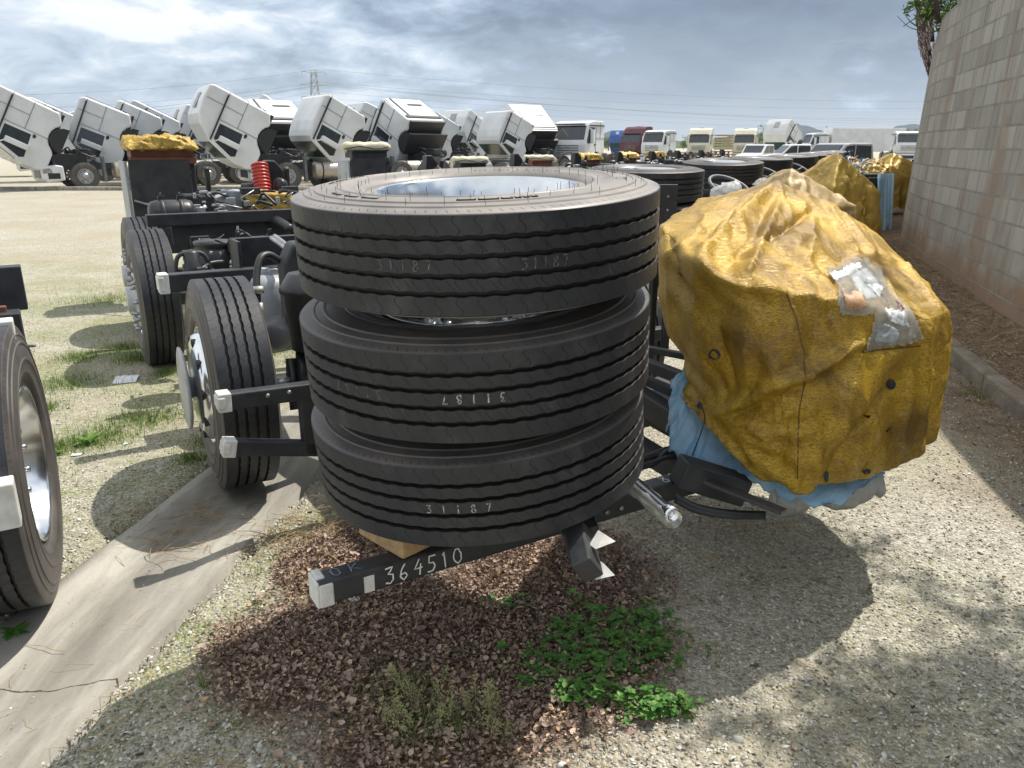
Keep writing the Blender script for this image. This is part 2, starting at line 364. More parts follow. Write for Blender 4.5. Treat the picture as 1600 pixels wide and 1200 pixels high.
def axis(f0, f1, st, lo, hi, g=1.16):
    a = list(np.arange(f0, f1, st)); s = st; x = f0
    L = []
    while x > lo: s *= g; x -= s; L.append(x)
    s = st; x = a[-1]; R = []
    while x < hi: s *= g; x += s; R.append(x)
    return L[::-1]+a+R
xs = axis(-4.5, 5.6, 0.055, -1500, 1500); ys = axis(-0.4, 9.5, 0.055, -60, 3000)
nx, ny = len(xs), len(ys)
vs = [(x, y, gz(x, y)) for y in ys for x in xs]
fs = [(j*nx+i, j*nx+i+1, (j+1)*nx+i+1, (j+1)*nx+i) for j in range(ny-1) for i in range(nx-1)]
me = bpy.data.meshes.new('ground'); me.from_pydata(vs, [], fs)
at = me.attributes.new('leafy', 'FLOAT', 'POINT')
at.data.foreach_set('value', [leafmask(v[0], v[1]) if 0.5 < v[1] < 4 and -2 < v[0] < 1.5 else 0.0 for v in vs])
at = me.attributes.new('soil', 'FLOAT', 'POINT')
def soil(x, y):
    if y > 60: return 0.0
    d = wallx(y)-x
    return 1-sstep(0.50 if y < 7 else 1.2, 1.5 if y < 7 else 2.4, d+0.35*fbm(x*1.3, y*1.3, 9))
at.data.foreach_set('value', [soil(v[0], v[1]) if v[0] > 0 else 0.0 for v in vs])
MOSS = [(W(a, b_, z=0.0), s) for a, b_, s in ((150, 690, .22), (230, 655, .25), (215, 560, .20), (100, 600, .25), (60, 640, .15), (190, 545, .2), (260, 585, .12), (170, 470, .5), (330, 690, .12), (420, 150+395, .3), (120, 560, .2), (90, 700, .12), (300, 720, .10))]
def moss(x, y):
    return min(1.0, sum(math.exp(-((x-c.x)**2+((y-c.y)*.8)**2)/(s*s)) for c, s in MOSS))
at = me.attributes.new('mossy', 'FLOAT', 'POINT')
at.data.foreach_set('value', [moss(v[0], v[1]) if -6 < v[0] < 0 and 2.5 < v[1] < 11 else 0.0 for v in vs])
me.polygons.foreach_set('use_smooth', [True]*len(fs))
ground = bpy.data.objects.new('ground', me); COL.objects.link(ground); tag(ground, kind='structure')
m = bpy.data.materials.new('gravel_yard'); m.use_nodes = True; t = m.node_tree; b = t.nodes['Principled BSDF']
tcn = N(t, 'ShaderNodeTexCoord'); P = tcn.outputs['Object']
def nz(scale, det=5.0, ro=0.6, di=0.0, vec=None):
    n = N(t, 'ShaderNodeTexNoise', inp={'Scale': scale, 'Detail': det, 'Roughness': ro, 'Distortion': di}); LK(t, vec or P, n.inputs['Vector']); return n.outputs[0]
vo = N(t, 'ShaderNodeTexVoronoi', inp={'Scale': 84.0}); LK(t, P, vo.inputs['Vector'])
vo2 = N(t, 'ShaderNodeTexVoronoi', inp={'Scale': 24.0}); LK(t, P, vo2.inputs['Vector'])
sc = N(t, 'ShaderNodeSeparateXYZ'); LK(t, vo.outputs['Color'], sc.inputs[0])
sc2 = N(t, 'ShaderNodeSeparateXYZ'); LK(t, vo2.outputs['Color'], sc2.inputs[0])
peb = ramp(t, [(0.0, (0.20, 0.185, 0.150)), (0.35, (0.37, 0.345, 0.275)), (0.7, (0.51, 0.480, 0.390)), (1.0, (0.68, 0.66, 0.58))]); LK(t, sc.outputs[0], peb.inputs[0])
peb2 = ramp(t, [(0.0, (0.30, 0.285, 0.24)), (1.0, (0.54, 0.52, 0.45))]); LK(t, sc2.outputs[0], peb2.inputs[0])
c = mixc(t, 0.35, peb.outputs[0], peb2.outputs[0])
big = nz(0.55, 7, 0.62, 0.3)
rb = ramp(t, [(0.38, 0.0), (0.62, 0.65)]); LK(t, big, rb.inputs[0])
c = mixc(t, rb.outputs[0], c, (0.37, 0.32, 0.225))
# moss and thin grass in patches, on the left side of the yard
sxp = N(t, 'ShaderNodeSeparateXYZ'); LK(t, P, sxp.inputs[0])
mo = nz(1.15, 8, 0.68, 0.5)
near = ramp(t, [(0.0, 1.0), (0.55, 0.8), (1.0, 0.0)]); LK(t, mathn(t, 'DIVIDE', sxp.outputs[1], 15.0), near.inputs[0])
left = mathn(t, 'LESS_THAN', sxp.outputs[0], -0.5)
mr = ramp(t, [(0.43, 0.0), (0.57, 0.9)]); LK(t, mo, mr.inputs[0])
mf = mathn(t, 'MULTIPLY', mathn(t, 'MULTIPLY', mr.outputs[0], near.outputs[0]), mathn(t, 'ADD', mathn(t, 'MULTIPLY', left, 0.75), 0.25))
amo = N(t, 'ShaderNodeAttribute'); amo.attribute_name = 'mossy'
mm = ramp(t, [(0.30, 0.0), (0.48, 1.0)]); LK(t, nz(7, 6, 0.7, 0.5), mm.inputs[0])
mf = mathn(t, 'MAXIMUM', mf, mathn(t, 'MULTIPLY', mathn(t, 'MULTIPLY', amo.outputs['Fac'], mm.outputs[0]), 1.0))
fine = nz(34, 4, 0.7)
fr = ramp(t, [(0.40, 0.15), (0.58, 0.95)]); LK(t, fine, fr.inputs[0])
mf = mathn(t, 'MULTIPLY', mf, fr.outputs[0])
c = mixc(t, mf, c, (0.15, 0.19, 0.035))
al = N(t, 'ShaderNodeAttribute'); al.attribute_name = 'leafy'
dk = ramp(t, [(0.3, (0.10, 0.062, 0.044)), (0.7, (0.20, 0.13, 0.095))]); LK(t, nz(40, 5, 0.7), dk.inputs[0])
c = mixc(t, mathn(t, 'MULTIPLY', al.outputs['Fac'], 0.9), c, dk.outputs[0])
aso = N(t, 'ShaderNodeAttribute'); aso.attribute_name = 'soil'
so = ramp(t, [(0.35, (0.115, 0.070, 0.045)), (0.55, (0.20, 0.14, 0.085)), (0.72, (0.30, 0.24, 0.15))]); LK(t, nz(9, 8, 0.72, 0.6), so.inputs[0])
c = mixc(t, aso.outputs['Fac'], c, so.outputs[0])
LK(t, c, b.inputs['Base Color']); b.inputs['Roughness'].default_value = 0.9; b.inputs['Specular IOR Level'].default_value = 0.2
hg = mathn(t, 'ADD', mathn(t, 'MULTIPLY', vo.outputs['Distance'], -1.0), mathn(t, 'MULTIPLY', vo2.outputs['Distance'], -0.8))
hg = mathn(t, 'ADD', hg, mathn(t, 'MULTIPLY', fine, 0.6))
bp = N(t, 'ShaderNodeBump', inp={'Strength': 0.9, 'Distance': 0.014}); LK(t, hg, bp.inputs['Height']); LK(t, bp.outputs[0], b.inputs['Normal'])
ground.data.materials.append(m)

# concrete drainage channel
mb = MB()
rows = np.arange(0.2, 12.0, 0.25)
prof = [(-CHW-0.02, -0.12), (-CHW, 0.012), (-CHW*0.8, 0.004), (-CHW*0.35, -0.030), (0.02, -0.040), (CHW*0.4, -0.028), (CHW*0.8, 0.002), (CHW, 0.010), (CHW+0.02, -0.12)]
for y in rows:
    for dx, z in prof:
        w = 0.012*noise.noise(Vector((y*2.2, dx*9, 0)))
        mb.v.append((gx_channel(y)+dx*(1.0)+w, y, z+0.004*noise.noise(Vector((y*3, dx*4, 4)))))
k = len(prof)
for j in range(len(rows)-1):
    for i in range(k-1):
        mb.f.append((j*k+i, j*k+i+1, (j+1)*k+i+1, (j+1)*k+i)); mb.m.append(0); mb.s.append(True)
M_conc = bpy.data.materials.new('worn_concrete'); M_conc.use_nodes = True; t = M_conc.node_tree; b = t.nodes['Principled BSDF']
tcn = N(t, 'ShaderNodeTexCoord'); P = tcn.outputs['Object']
r1 = ramp(t, [(0.32, (0.16, 0.148, 0.125)), (0.5, (0.27, 0.255, 0.22)), (0.68, (0.41, 0.39, 0.34))])
mpn = N(t, 'ShaderNodeMapping'); mpn.inputs['Scale'].default_value = (3.0, 0.6, 1); mpn.inputs['Rotation'].default_value = (0, 0, -0.15); LK(t, P, mpn.inputs[0])
LK(t, nz(1.8, 9, 0.62, 0.4, mpn.outputs[0]), r1.inputs[0])
r2 = ramp(t, [(0.58, 0.0), (0.70, 0.7)]); LK(t, nz(38, 7, 0.75), r2.inputs[0])
c = mixc(t, r2.outputs[0], r1.outputs[0], (0.16, 0.14, 0.11))
# joints across the channel every two metres
sxp = N(t, 'ShaderNodeSeparateXYZ'); LK(t, P, sxp.inputs[0])
jy = mathn(t, 'ADD', sxp.outputs[1], mathn(t, 'MULTIPLY', nz(9, 4, 0.6), 0.05))
jm = mathn(t, 'LESS_THAN', mathn(t, 'ABSOLUTE', mathn(t, 'SUBTRACT', mathn(t, 'FRACT', mathn(t, 'DIVIDE', mathn(t, 'SUBTRACT', jy, 1.12), 2.0)), 0.5)), 0.0016)
c = mixc(t, jm, c, (0.06, 0.05, 0.03))
LK(t, c, b.inputs['Base Color']); b.inputs['Roughness'].default_value = 0.85
bp = N(t, 'ShaderNodeBump', inp={'Strength': 0.5, 'Distance': 0.006}); LK(t, nz(70, 6, 0.7), bp.inputs['Height']); LK(t, bp.outputs[0], b.inputs['Normal'])
ch = mb.build('drainage_channel', M_conc, fixn=False); tag(ch, kind='structure')

# low concrete kerb beside the wall
mb = MB()
kp = [(wallx(y)-0.60, y) for y in (2.6, 3.5, 4.4, 5.2, 6.0, 6.8)]
for (x0, y0), (x1, y1) in zip(kp, kp[1:]):
    d = Vector((x1-x0, y1-y0, 0)).normalized()*0.012
    mb.beam(Vector((x0, y0, 0.03))+d, Vector((x1, y1, 0.03))-d, 0.12, 0.20)
M_kerb = pm('weathered_kerb_concrete', (0.26, 0.23, 0.18), (0.15, 0.12, 0.09), 5, .95, bump=.9, bscale=18, dist=.02)
kb = mb.build('kerb', M_kerb, bevel=0.02, seg=3); tag(kb, kind='structure')

# concrete strip before the wall further back
mb = MB()
mb.add([(4.3, 9.6, 0.02), (6.3, 13.2, 0.02), (5.0, 13.9, 0.02), (2.9, 10.3, 0.02)], [(0, 1, 2, 3)])
cs = mb.build('path', M_conc); tag(cs, kind='structure')

# ---------------------------------------------------------------- block wall
WTOP = 3.3
def wall_pts():
    pts = []
    dense = []
    for i in range(len(WALL)-1):
        p0 = Vector(WALL[max(i-1, 0)]); p1 = Vector(WALL[i]); p2 = Vector(WALL[i+1]); p3 = Vector(WALL[min(i+2, len(WALL)-1)])
        n = max(2, int((p2-p1).length/0.35))
        for k in range(n):
            s = k/n
            dense.append(0.5*((2*p1)+(-p0+p2)*s+(2*p0-5*p1+4*p2-p3)*s*s+(-p0+3*p1-3*p2+p3)*s**3))
    return dense
wp = wall_pts()
acc = [0.0]
for a, b_ in zip(wp, wp[1:]): acc.append(acc[-1]+(b_-a).length)
mb = MB(); uvs = []
nrow = 10
def wn(i):
    a = wp[max(i-1, 0)]; c_ = wp[min(i+1, len(wp)-1)]; d = (c_-a).normalized(); return Vector((-d.y, d.x))  # towards the yard
me = bpy.data.meshes.new('retaining_wall'); V_ = []; F_ = []; UV_ = []
for i, p in enumerate(wp):
    n = wn(i)
    for k in range(nrow+1):
        z = -0.2 + (WTOP+0.2)*k/nrow
        lean = 0.03*(WTOP-z)
        V_.append((p.x+n.x*lean, p.y+n.y*lean, z))
    V_.append((p.x-n.x*0.2, p.y-n.y*0.2, WTOP)); V_.append((p.x-n.x*0.2, p.y-n.y*0.2, -0.2))
kk = nrow+3
for i in range(len(wp)-1):
    for k in range(kk-1):
        F_.append((i*kk+k, (i+1)*kk+k, (i+1)*kk+k+1, i*kk+k+1))
me.from_pydata(V_, [], F_)
uvl = me.uv_layers.new(name='UVMap')
for poly in me.polygons:
    for li in poly.loop_indices:
        vi = me.loops[li].vertex_index; i, k = divmod(vi, kk)
        uvl.data[li].uv = (acc[i], V_[vi][2] + (0 if k <= nrow else 0.2))
wall = bpy.data.objects.new('retaining_wall', me); COL.objects.link(wall)
tag(wall, 'tall stained grey concrete block retaining wall curving along the right side of the yard', 'wall')
m = bpy.data.materials.new('concrete_blockwork'); m.use_nodes = True; t = m.node_tree; b = t.nodes['Principled BSDF']
uv = N(t, 'ShaderNodeUVMap'); uv.uv_map = 'UVMap'; P = uv.outputs[0]
tcn = N(t, 'ShaderNodeTexCoord'); PO = tcn.outputs['Object']
wob = N(t, 'ShaderNodeTexNoise', inp={'Scale': 6.0, 'Detail': 3.0}); LK(t, P, wob.inputs['Vector'])
vadd = N(t, 'ShaderNodeVectorMath', operation='MULTIPLY_ADD'); LK(t, wob.outputs['Color'], vadd.inputs[0]); vadd.inputs[1].default_value = (0.012, 0.012, 0); LK(t, P, vadd.inputs[2])
br = N(t, 'ShaderNodeTexBrick'); br.offset = 0.5
for k_, v_ in {'Scale': 1.0, 'Mortar Size': 0.010, 'Mortar Smooth': 0.15, 'Bias': 0.0, 'Brick Width': 0.40, 'Row Height': 0.205}.items(): br.inputs[k_].default_value = v_
br.inputs['Color1'].default_value = (0.0, 0.0, 0.0, 1); br.inputs['Color2'].default_value = (1, 1, 1, 1); br.inputs['Mortar'].default_value = (0.5, 0.5, 0.5, 1)
LK(t, vadd.outputs[0], br.inputs['Vector'])
blk = mixc(t, br.outputs['Color'], (0.28, 0.262, 0.228), (0.43, 0.41, 0.36))
big = nz(1.3, 7, 0.6, 0.4, P); r = ramp(t, [(0.35, 0.0), (0.7, 0.6)]); LK(t, big, r.inputs[0])
c = mixc(t, r.outputs[0], blk, (0.43, 0.41, 0.36))
# vertical runs of brown and dark water stain
mp1 = N(t, 'ShaderNodeMapping'); mp1.inputs['Scale'].default_value = (1.1, 0.16, 1); LK(t, P, mp1.inputs[0])
st = nz(1.6, 8, 0.65, 0.2, mp1.outputs[0]); r = ramp(t, [(0.51, 0.0), (0.62, 0.6)]); LK(t, st, r.inputs[0])
c = mixc(t, r.outputs[0], c, (0.26, 0.17, 0.105))
mp2 = N(t, 'ShaderNodeMapping'); mp2.inputs['Scale'].default_value = (4.5, 0.30, 1); mp2.inputs['Location'].default_value = (9, 3, 0); LK(t, P, mp2.inputs[0])
st2 = nz(1.6, 7, 0.65, 0.2, mp2.outputs[0]); r = ramp(t, [(0.54, 0.0), (0.66, 0.75)]); LK(t, st2, r.inputs[0])
sxp = N(t, 'ShaderNodeSeparateXYZ'); LK(t, P, sxp.inputs[0])
tp = ramp(t, [(0.45, 0.25), (1.0, 1.0)]); LK(t, mathn(t, 'DIVIDE', sxp.outputs[1], WTOP), tp.inputs[0])
c = mixc(t, mathn(t, 'MULTIPLY', r.outputs[0], tp.outputs[0]), c, (0.10, 0.095, 0.085))
# red soil splashed on the lowest courses
lo_ = mathn(t, 'ADD', sxp.outputs[1], mathn(t, 'MULTIPLY', nz(2.2, 5, 0.6, 0.2, P), -0.9))
r = ramp(t, [(0.0, 0.8), (0.12, 0.4), (0.30, 0.0)]); LK(t, lo_, r.inputs[0])
c = mixc(t, r.outputs[0], c, (0.27, 0.165, 0.10))
mcol = mixc(t, nz(3.0, 5, 0.6, 0.2, P), (0.10, 0.095, 0.085), (0.46, 0.44, 0.38))
c = mixc(t, mathn(t, 'MULTIPLY', br.outputs['Fac'], 0.95), c, mcol)
LK(t, c, b.inputs['Base Color']); b.inputs['Roughness'].default_value = 0.92; b.inputs['Specular IOR Level'].default_value = 0.2
h = mathn(t, 'ADD', mathn(t, 'MULTIPLY', br.outputs['Fac'], -1.0), mathn(t, 'MULTIPLY', nz(60, 6, 0.7, 0, P), 0.5))
bp = N(t, 'ShaderNodeBump', inp={'Strength': 1.0, 'Distance': 0.014}); LK(t, h, bp.inputs['Height']); LK(t, bp.outputs[0], b.inputs['Normal'])
me.materials.append(m)

# bank of earth behind the wall
mb = MB()
for i in range(0, len(wp), 3):
    p = wp[i]; n = wn(i)
    for d, z in ((0.18, WTOP-0.12), (1.2, WTOP+0.1), (4, WTOP+0.3), (30, WTOP+0.5)):
        mb.v.append((p.x-n.x*d, p.y-n.y*d, z))
k = 4
for j in range(len(mb.v)//k-1):
    for i in range(k-1): mb.f.append((j*k+i, j*k+i+1, (j+1)*k+i+1, (j+1)*k+i)); mb.m.append(0); mb.s.append(True)
M_bank = pm('grassy_bank', (0.09, 0.10, 0.035), (0.18, 0.13, 0.07), 2.0, 0.9)
bk = mb.build('terrain', M_bank, fixn=False); tag(bk, kind='structure')

# sagging mesh fence on the wall top
mb = MB(); posts = []
def fpt(i, h, sag=0.0):
    p = wp[i]; n = wn(i); lean = (0.06+0.34*h*(1.35-0.5*h)+sag)*(1+.030*(p.y-11))
    return Vector((p.x+n.x*lean, p.y+n.y*lean, WTOP+h))
fi = [i for i, p in enumerate(wp) if 11.2 < p.y < 34]
def fh(i): return 1.3 + 0.18*math.sin(i*0.9) + 0.1*math.sin(i*2.3)
for a, b_ in zip(fi, fi[1:]):
    for q in range(1):
        for s in range(7):
            h0 = fh(a)*s/7; h1 = fh(a)*(s+1)/7
            f0 = q; f1 = q+1
            A = fpt(a, h0).lerp(fpt(b_, h0), f0); B = fpt(a, h1).lerp(fpt(b_, h1), f1)
            A2 = fpt(a, h1).lerp(fpt(b_, h1), f0); B2 = fpt(a, h0).lerp(fpt(b_, h0), f1)
            jt = Vector((random.uniform(-.03, .03), random.uniform(-.03, .03), random.uniform(-.03, .03)))
            mb.tube([A, B+jt], 0.006, 3, cap=False); mb.tube([A2, B2+jt], 0.006, 3, cap=False)
M_rust = pm('rusty_dark_wire', (0.045, 0.028, 0.028), (0.09, 0.05, 0.04), 9, 0.8)
fence = empty('mesh_fence', (wp[fi[0]].x, wp[fi[0]].y, WTOP)); tag(fence, 'rusty sagging wire mesh fence standing on top of the block wall', 'fence')
IV = Matrix.Translation(-fence.location)
def shift(mb_, M): mb_.v = [tuple(M @ Vector(p)) for p in mb_.v]; return mb_
shift(mb, IV).build('wire_mesh', M_rust, fence, fixn=False)
for i in fi[::6]:
    q = MB(); q.tube([fpt(i, -0.05), fpt(i, fh(i)+0.1)], 0.03, 6); shift(q, IV).build('post', M_rust, fence)
q = MB(); q.tube([fpt(i, fh(i)) for i in fi], 0.02, 5); shift(q, IV).build('top_wire', M_rust, fence)

# ---------------------------------------------------------------- distant hills
def hills(name, pts, depth, dist, col, seed):
    """pts: (photo x, photo y) of the ridge seen at distance dist"""
    mb = MB(); n = 140
    pxs = np.linspace(pts[0][0], pts[-1][0], n)
    hv = np.interp(pxs, [p[0] for p in pts], [p[1] for p in pts])
    R = []
    for j, (a, h) in enumerate(zip(pxs, hv)):
        top = W(a, h, Y=dist); top.z += 0.010*dist*0.35*fbm(a*0.06, seed)
        R.append((top.x, max(0.5, top.z)))
    for (x, z) in R:
        for k in range(9):
            s = k/8
            yy = dist - depth*(1-s) if k < 8 else dist
            hz_ = z*math.sin(s*PI/2)**1.3
            mb.v.append((x*(yy/dist)+8*fbm(x*0.01, s*3, seed), yy, hz_*(1+0.12*fbm(x*0.006, s*2.5, seed+4))-0.5*(k == 0)))
    for j in range(n-1):
        for k in range(8): mb.f.append((j*9+k, (j+1)*9+k, (j+1)*9+k+1, j*9+k+1)); mb.m.append(0); mb.s.append(True)
    o = mb.build(name, col, fixn=False); tag(o, kind='structure'); return o
M_hillfar = pm('far_forest_hill', (0.040, 0.060, 0.062), (0.060, 0.082, 0.085), 0.02, 0.95, spec=0.05, bump=0.6, bscale=0.05, dist=12)
M_hillnear = pm('near_forest_hill', (0.05, 0.075, 0.03), (0.12, 0.14, 0.07), 0.05, 0.95, spec=0.05, bump=0.8, bscale=0.12, dist=6)
hills('hills', [(850, 226), (925, 214), (945, 207), (962, 203), (980, 205), (1010, 214), (1060, 221), (1100, 224), (1122, 217), (1150, 211), (1178, 208), (1205, 206), (1230, 199), (1247, 196), (1262, 197), (1290, 206), (1310, 212), (1345, 212), (1380, 207), (1400, 197), (1420, 194), (1440, 193), (1500, 190), (1560, 200), (1650, 215)], 700, 2200, M_hillfar, 1)
hills('hills', [(1020, 226), (1075, 220), (1110, 216), (1150, 212), (1175, 214), (1230, 218), (1290, 216), (1350, 220), (1420, 215), (1500, 214), (1600, 222)], 250, 900, M_hillnear, 8)
hills('hills', [(-200, 224), (60, 221), (200, 223), (420, 222), (560, 224), (700, 223), (880, 226)], 200, 900, M_hillnear, 5)

# ---------------------------------------------------------------- pylon and wires
PY = W(497, 214, Y=300); PY.z = 0
pyl = empty('power_pylon', PY, 0.4); tag(pyl, 'tall steel lattice power pylon rising behind the row of tilted cabs', 'pylon')
ptop = W(497, 106, Y=300).z
mb = MB()
def pw(h): return 2.6*(1-h/ptop)**1.2+0.75
H = np.linspace(0, ptop*0.97, 13)
for a in range(4):
    sx_ = (1, 1, -1, -1)[a]; sy_ = (1, -1, -1, 1)[a]; sx2 = (1, -1, -1, 1)[a]; sy2 = (-1, -1, 1, 1)[a]
    for h0, h1 in zip(H, H[1:]):
        p0 = Vector((sx_*pw(h0), sy_*pw(h0), h0)); p1 = Vector((sx_*pw(h1), sy_*pw(h1), h1))
        q0 = Vector((sx2*pw(h0), sy2*pw(h0), h0)); q1 = Vector((sx2*pw(h1), sy2*pw(h1), h1))
        mb.tube([p0, p1], 0.13, 4); mb.tube([p0, q1], 0.07, 4); mb.tube([q0, p1], 0.07, 4)
M_galv = pm('galvanised_steel', (0.30, 0.31, 0.30), (0.40, 0.40, 0.38), 0.5, 0.6, metal=0.2)
mb.build('lattice_tower', M_galv, pyl)
arms = [ptop*0.955, ptop*0.80, ptop*0.66]
for h in arms:
    mb = MB()
    for s in (-1, 1):
        L = 4.2 if h > ptop*0.9 else 5.0
        mb.tube([(0, 0, h+0.5), (s*L, 0, h)], 0.10, 4); mb.tube([(0, 0, h-0.4), (s*L, 0, h)], 0.10, 4)
        mb.tube([(s*L, 0, h), (s*L, 0, h-1.0)], 0.10, 4)
    mb.build('cross_arm', M_galv, pyl)
M_wire = pm('power_cable_metal', (0.10, 0.11, 0.12), (0.13, 0.14, 0.15), 0.1, 0.6)
wires = [((-60, 150), (497, 108), (1500, 158), 0.06), ((-60, 172), (497, 128), (1500, 168), 0.06), ((-60, 186), (508, 131), (1500, 190), 0.07), ((-60, 215), (497, 142), (1500, 192), 0.05), ((-60, 196), (500, 133), (1500, 186), 0.07), ((-60, 224), (497, 152), (1500, 200), 0.05)]
for k, (a, b_, c_, r) in enumerate(wires):
    A = W(*a, Y=230); B = W(*b_, Y=300); C_ = W(*c_, Y=420); r *= .65
    pts = []
    for P0, P1, sg in ((A, B, 4.0), (B, C_, 7.0)):
        for s in np.linspace(0, 1, 16):
            p = P0.lerp(P1, s); p.z -= sg*4*s*(1-s)*0.5; pts.append(p)
    mb = MB(); mb.tube(pts, r, 4, cap=False)
    o = mb.build('power_line', M_wire, fixn=False)
    lb = ['topmost power line strung from the tip of the pylon across the sky', 'second power line from the top across the sky', 'thick power line leaving the right arm of the pylon halfway up',
          'faint power line crossing low over the cab roofs', 'thick lower power line just under its twin at the middle arm', 'lowest power line sagging just above the hills'][k]
    tag(o, lb, 'power line', 'power lines across the sky')
# ---------------------------------------------------------------- tyres and wheels
TR = 0.525
def tyre_mesh(name, nb=64, sub=6, hi=True):
    """axis = local Z, radius TR; tread half-width .120"""
    hw = 0.120
    gz_ = [-0.066, -0.023, 0.023, 0.066]; gw = 0.0066
    # profile entries: (r, z, zigzag weight, V, groove)
    side = [(0.293, 0.104), (0.300, 0.116), (0.318, 0.121), (0.322, 0.128), (0.345, 0.138), (0.352, 0.136), (0.385, 0.1435), (0.388, 0.146), (0.395, 0.146), (0.398, 0.1435),
            (0.420, 0.143), (0.447, 0.138), (0.450, 0.141), (0.456, 0.1405), (0.459, 0.1365), (0.478, 0.132), (0.481, 0.1345), (0.486, 0.134), (0.489, 0.130), (0.505, 0.1265), (0.516, 0.1235), (0.5225, 0.1205)]
    if not hi: side = side[::3]+[side[-1]]
    pf = [(r, -z, 0, -(1.0+(0.5225-r)/0.12), 0) for r, z in side]
    pf.append((TR, -hw+0.002, 0, -0.99, 0))
    for i, g in enumerate(gz_):
        if i: pf.append((TR, (gz_[i-1]+g)/2, 0, (gz_[i-1]+g)/2/hw, 0))
        a, c_ = g-gw, g+gw
        pf += [(TR, a, 1, a/hw, 0), (TR-0.003, a+0.0004, 1, a/hw, 1), (TR-0.015, a+0.0018, .5, g/hw, 1), (TR-0.015, c_-0.0018, .5, g/hw, 1), (TR-0.003, c_-0.0004, 1, c_/hw, 1), (TR, c_, 1, c_/hw, 0)]
    pf.append((TR, hw-0.002, 0, 0.99, 0))
    pf += [(r, z, 0, 1.0+(0.5225-r)/0.12, 0) for r, z in reversed(side)]
    n = nb*sub; k = len(pf)
    zig = [0.0014, 0.0020, 0.0002, -0.0004, -0.0017, -0.0002] if sub == 6 else [0.002, -0.002]
    V = np.zeros((n, k, 3)); P_ = np.array(pf)
    for j in range(n):
        q = 2*PI*j/n; z = P_[:, 1] + P_[:, 2]*zig[j % sub]
        V[j, :, 0] = P_[:, 0]*math.cos(q); V[j, :, 1] = P_[:, 0]*math.sin(q); V[j, :, 2] = z
    me = bpy.data.meshes.new(name)
    fs = [(j*k+i, ((j+1) % n)*k+i, ((j+1) % n)*k+i+1, j*k+i+1) for j in range(n) for i in range(k-1)]
    me.from_pydata([tuple(p) for p in V.reshape(-1, 3)], [], fs)
    uvl = me.uv_layers.new(name='UVMap')
    uvs = np.zeros((len(fs)*4, 2)); idx = 0
    for j in range(n):
        for i in range(k-1):
            u0, u1 = j/sub, (j+1)/sub
            uvs[idx:idx+4] = [(u0, pf[i][3]), (u1, pf[i][3]), (u1, pf[i+1][3]), (u0, pf[i+1][3])]; idx += 4
    uvl.data.foreach_set('uv', uvs.reshape(-1))
    at = me.attributes.new('groove', 'FLOAT', 'POINT'); at.data.foreach_set('value', np.tile(P_[:, 4], n))
    me.polygons.foreach_set('use_smooth', [hi or True]*len(fs))
    me.materials.append(M_tyre)
    me.set_sharp_from_angle(angle=rad(38))
    return me
ME_tyre = tyre_mesh('tyre'); ME_tyre_sun = ME_tyre.copy(); ME_tyre_sun.materials[0] = M_tyre_sun; ME_tyre_lo = tyre_mesh('tyre', 32, 2, False)
def mesh_obj(name, me, parent=None, M=None):
    o = bpy.data.objects.new(name, me); COL.objects.link(o)
    if parent is not None: o.parent = parent
    if M is not None: o.matrix_basis = M
    return o

def rim_mesh(disc=True, mat=None, lo=False):
    mb = MB(); n = 24 if lo else 96
    barrel = [(0.296, 0.122), (0.292, 0.126), (0.286, 0.124), (0.284, 0.116), (0.278, 0.108), (0.274, 0.085), (0.262, 0.060), (0.256, 0.0), (0.262, -0.060), (0.274, -0.085), (0.278, -0.108), (0.284, -0.116), (0.286, -0.124), (0.292, -0.126), (0.296, -0.122)]
    outer = [(0.292, -0.112), (0.270, -0.06), (0.264, 0.0), (0.270, 0.06), (0.292, 0.112)]
    mb.lathe(barrel+outer, n, closed=True)
    if disc:
        # disc with ten hand holes, holes cut by leaving faces out
        N_ = 120; rr = [0.258, 0.238, 0.222, 0.205, 0.190, 0.172, 0.150, 0.112]
        zz_ = [0.035, 0.028, 0.026, 0.030, 0.040, 0.056, 0.060, 0.060]
        for side, off in ((1, 0), (-1, -0.014)):
            b0 = len(mb.v)
            for j in range(N_):
                for r, z in zip(rr, zz_): mb.v.append((r*math.cos(2*PI*j/N_), r*math.sin(2*PI*j/N_), z+off))
            K = len(rr)
            for j in range(N_):
                for i in range(K-1):
                    ph = j % 12
                    if (i == 2 and 4 <= ph <= 8) or (i in (1, 3) and 5 <= ph <= 7): continue
                    mb.f.append((b0+j*K+i, b0+((j+1) % N_)*K+i, b0+((j+1) % N_)*K+i+1, b0+j*K+i+1)); mb.m.append(0); mb.s.append(True)
        for j in range(10):
            q = 2*PI*(j+0.1)/10
            mb.tube([(0.1435*math.cos(q), 0.1435*math.sin(q), 0.056), (0.1435*math.cos(q), 0.1435*math.sin(q), 0.084)], 0.0115, 8)
    me = mb.build('rim', mat or M_alu).data
    o = [x for x in bpy.data.objects if x.data == me][0]; bpy.data.objects.remove(o)
    return me
ME_rim = rim_mesh(); ME_rim_s = rim_mesh(mat=M_silver, lo=True)

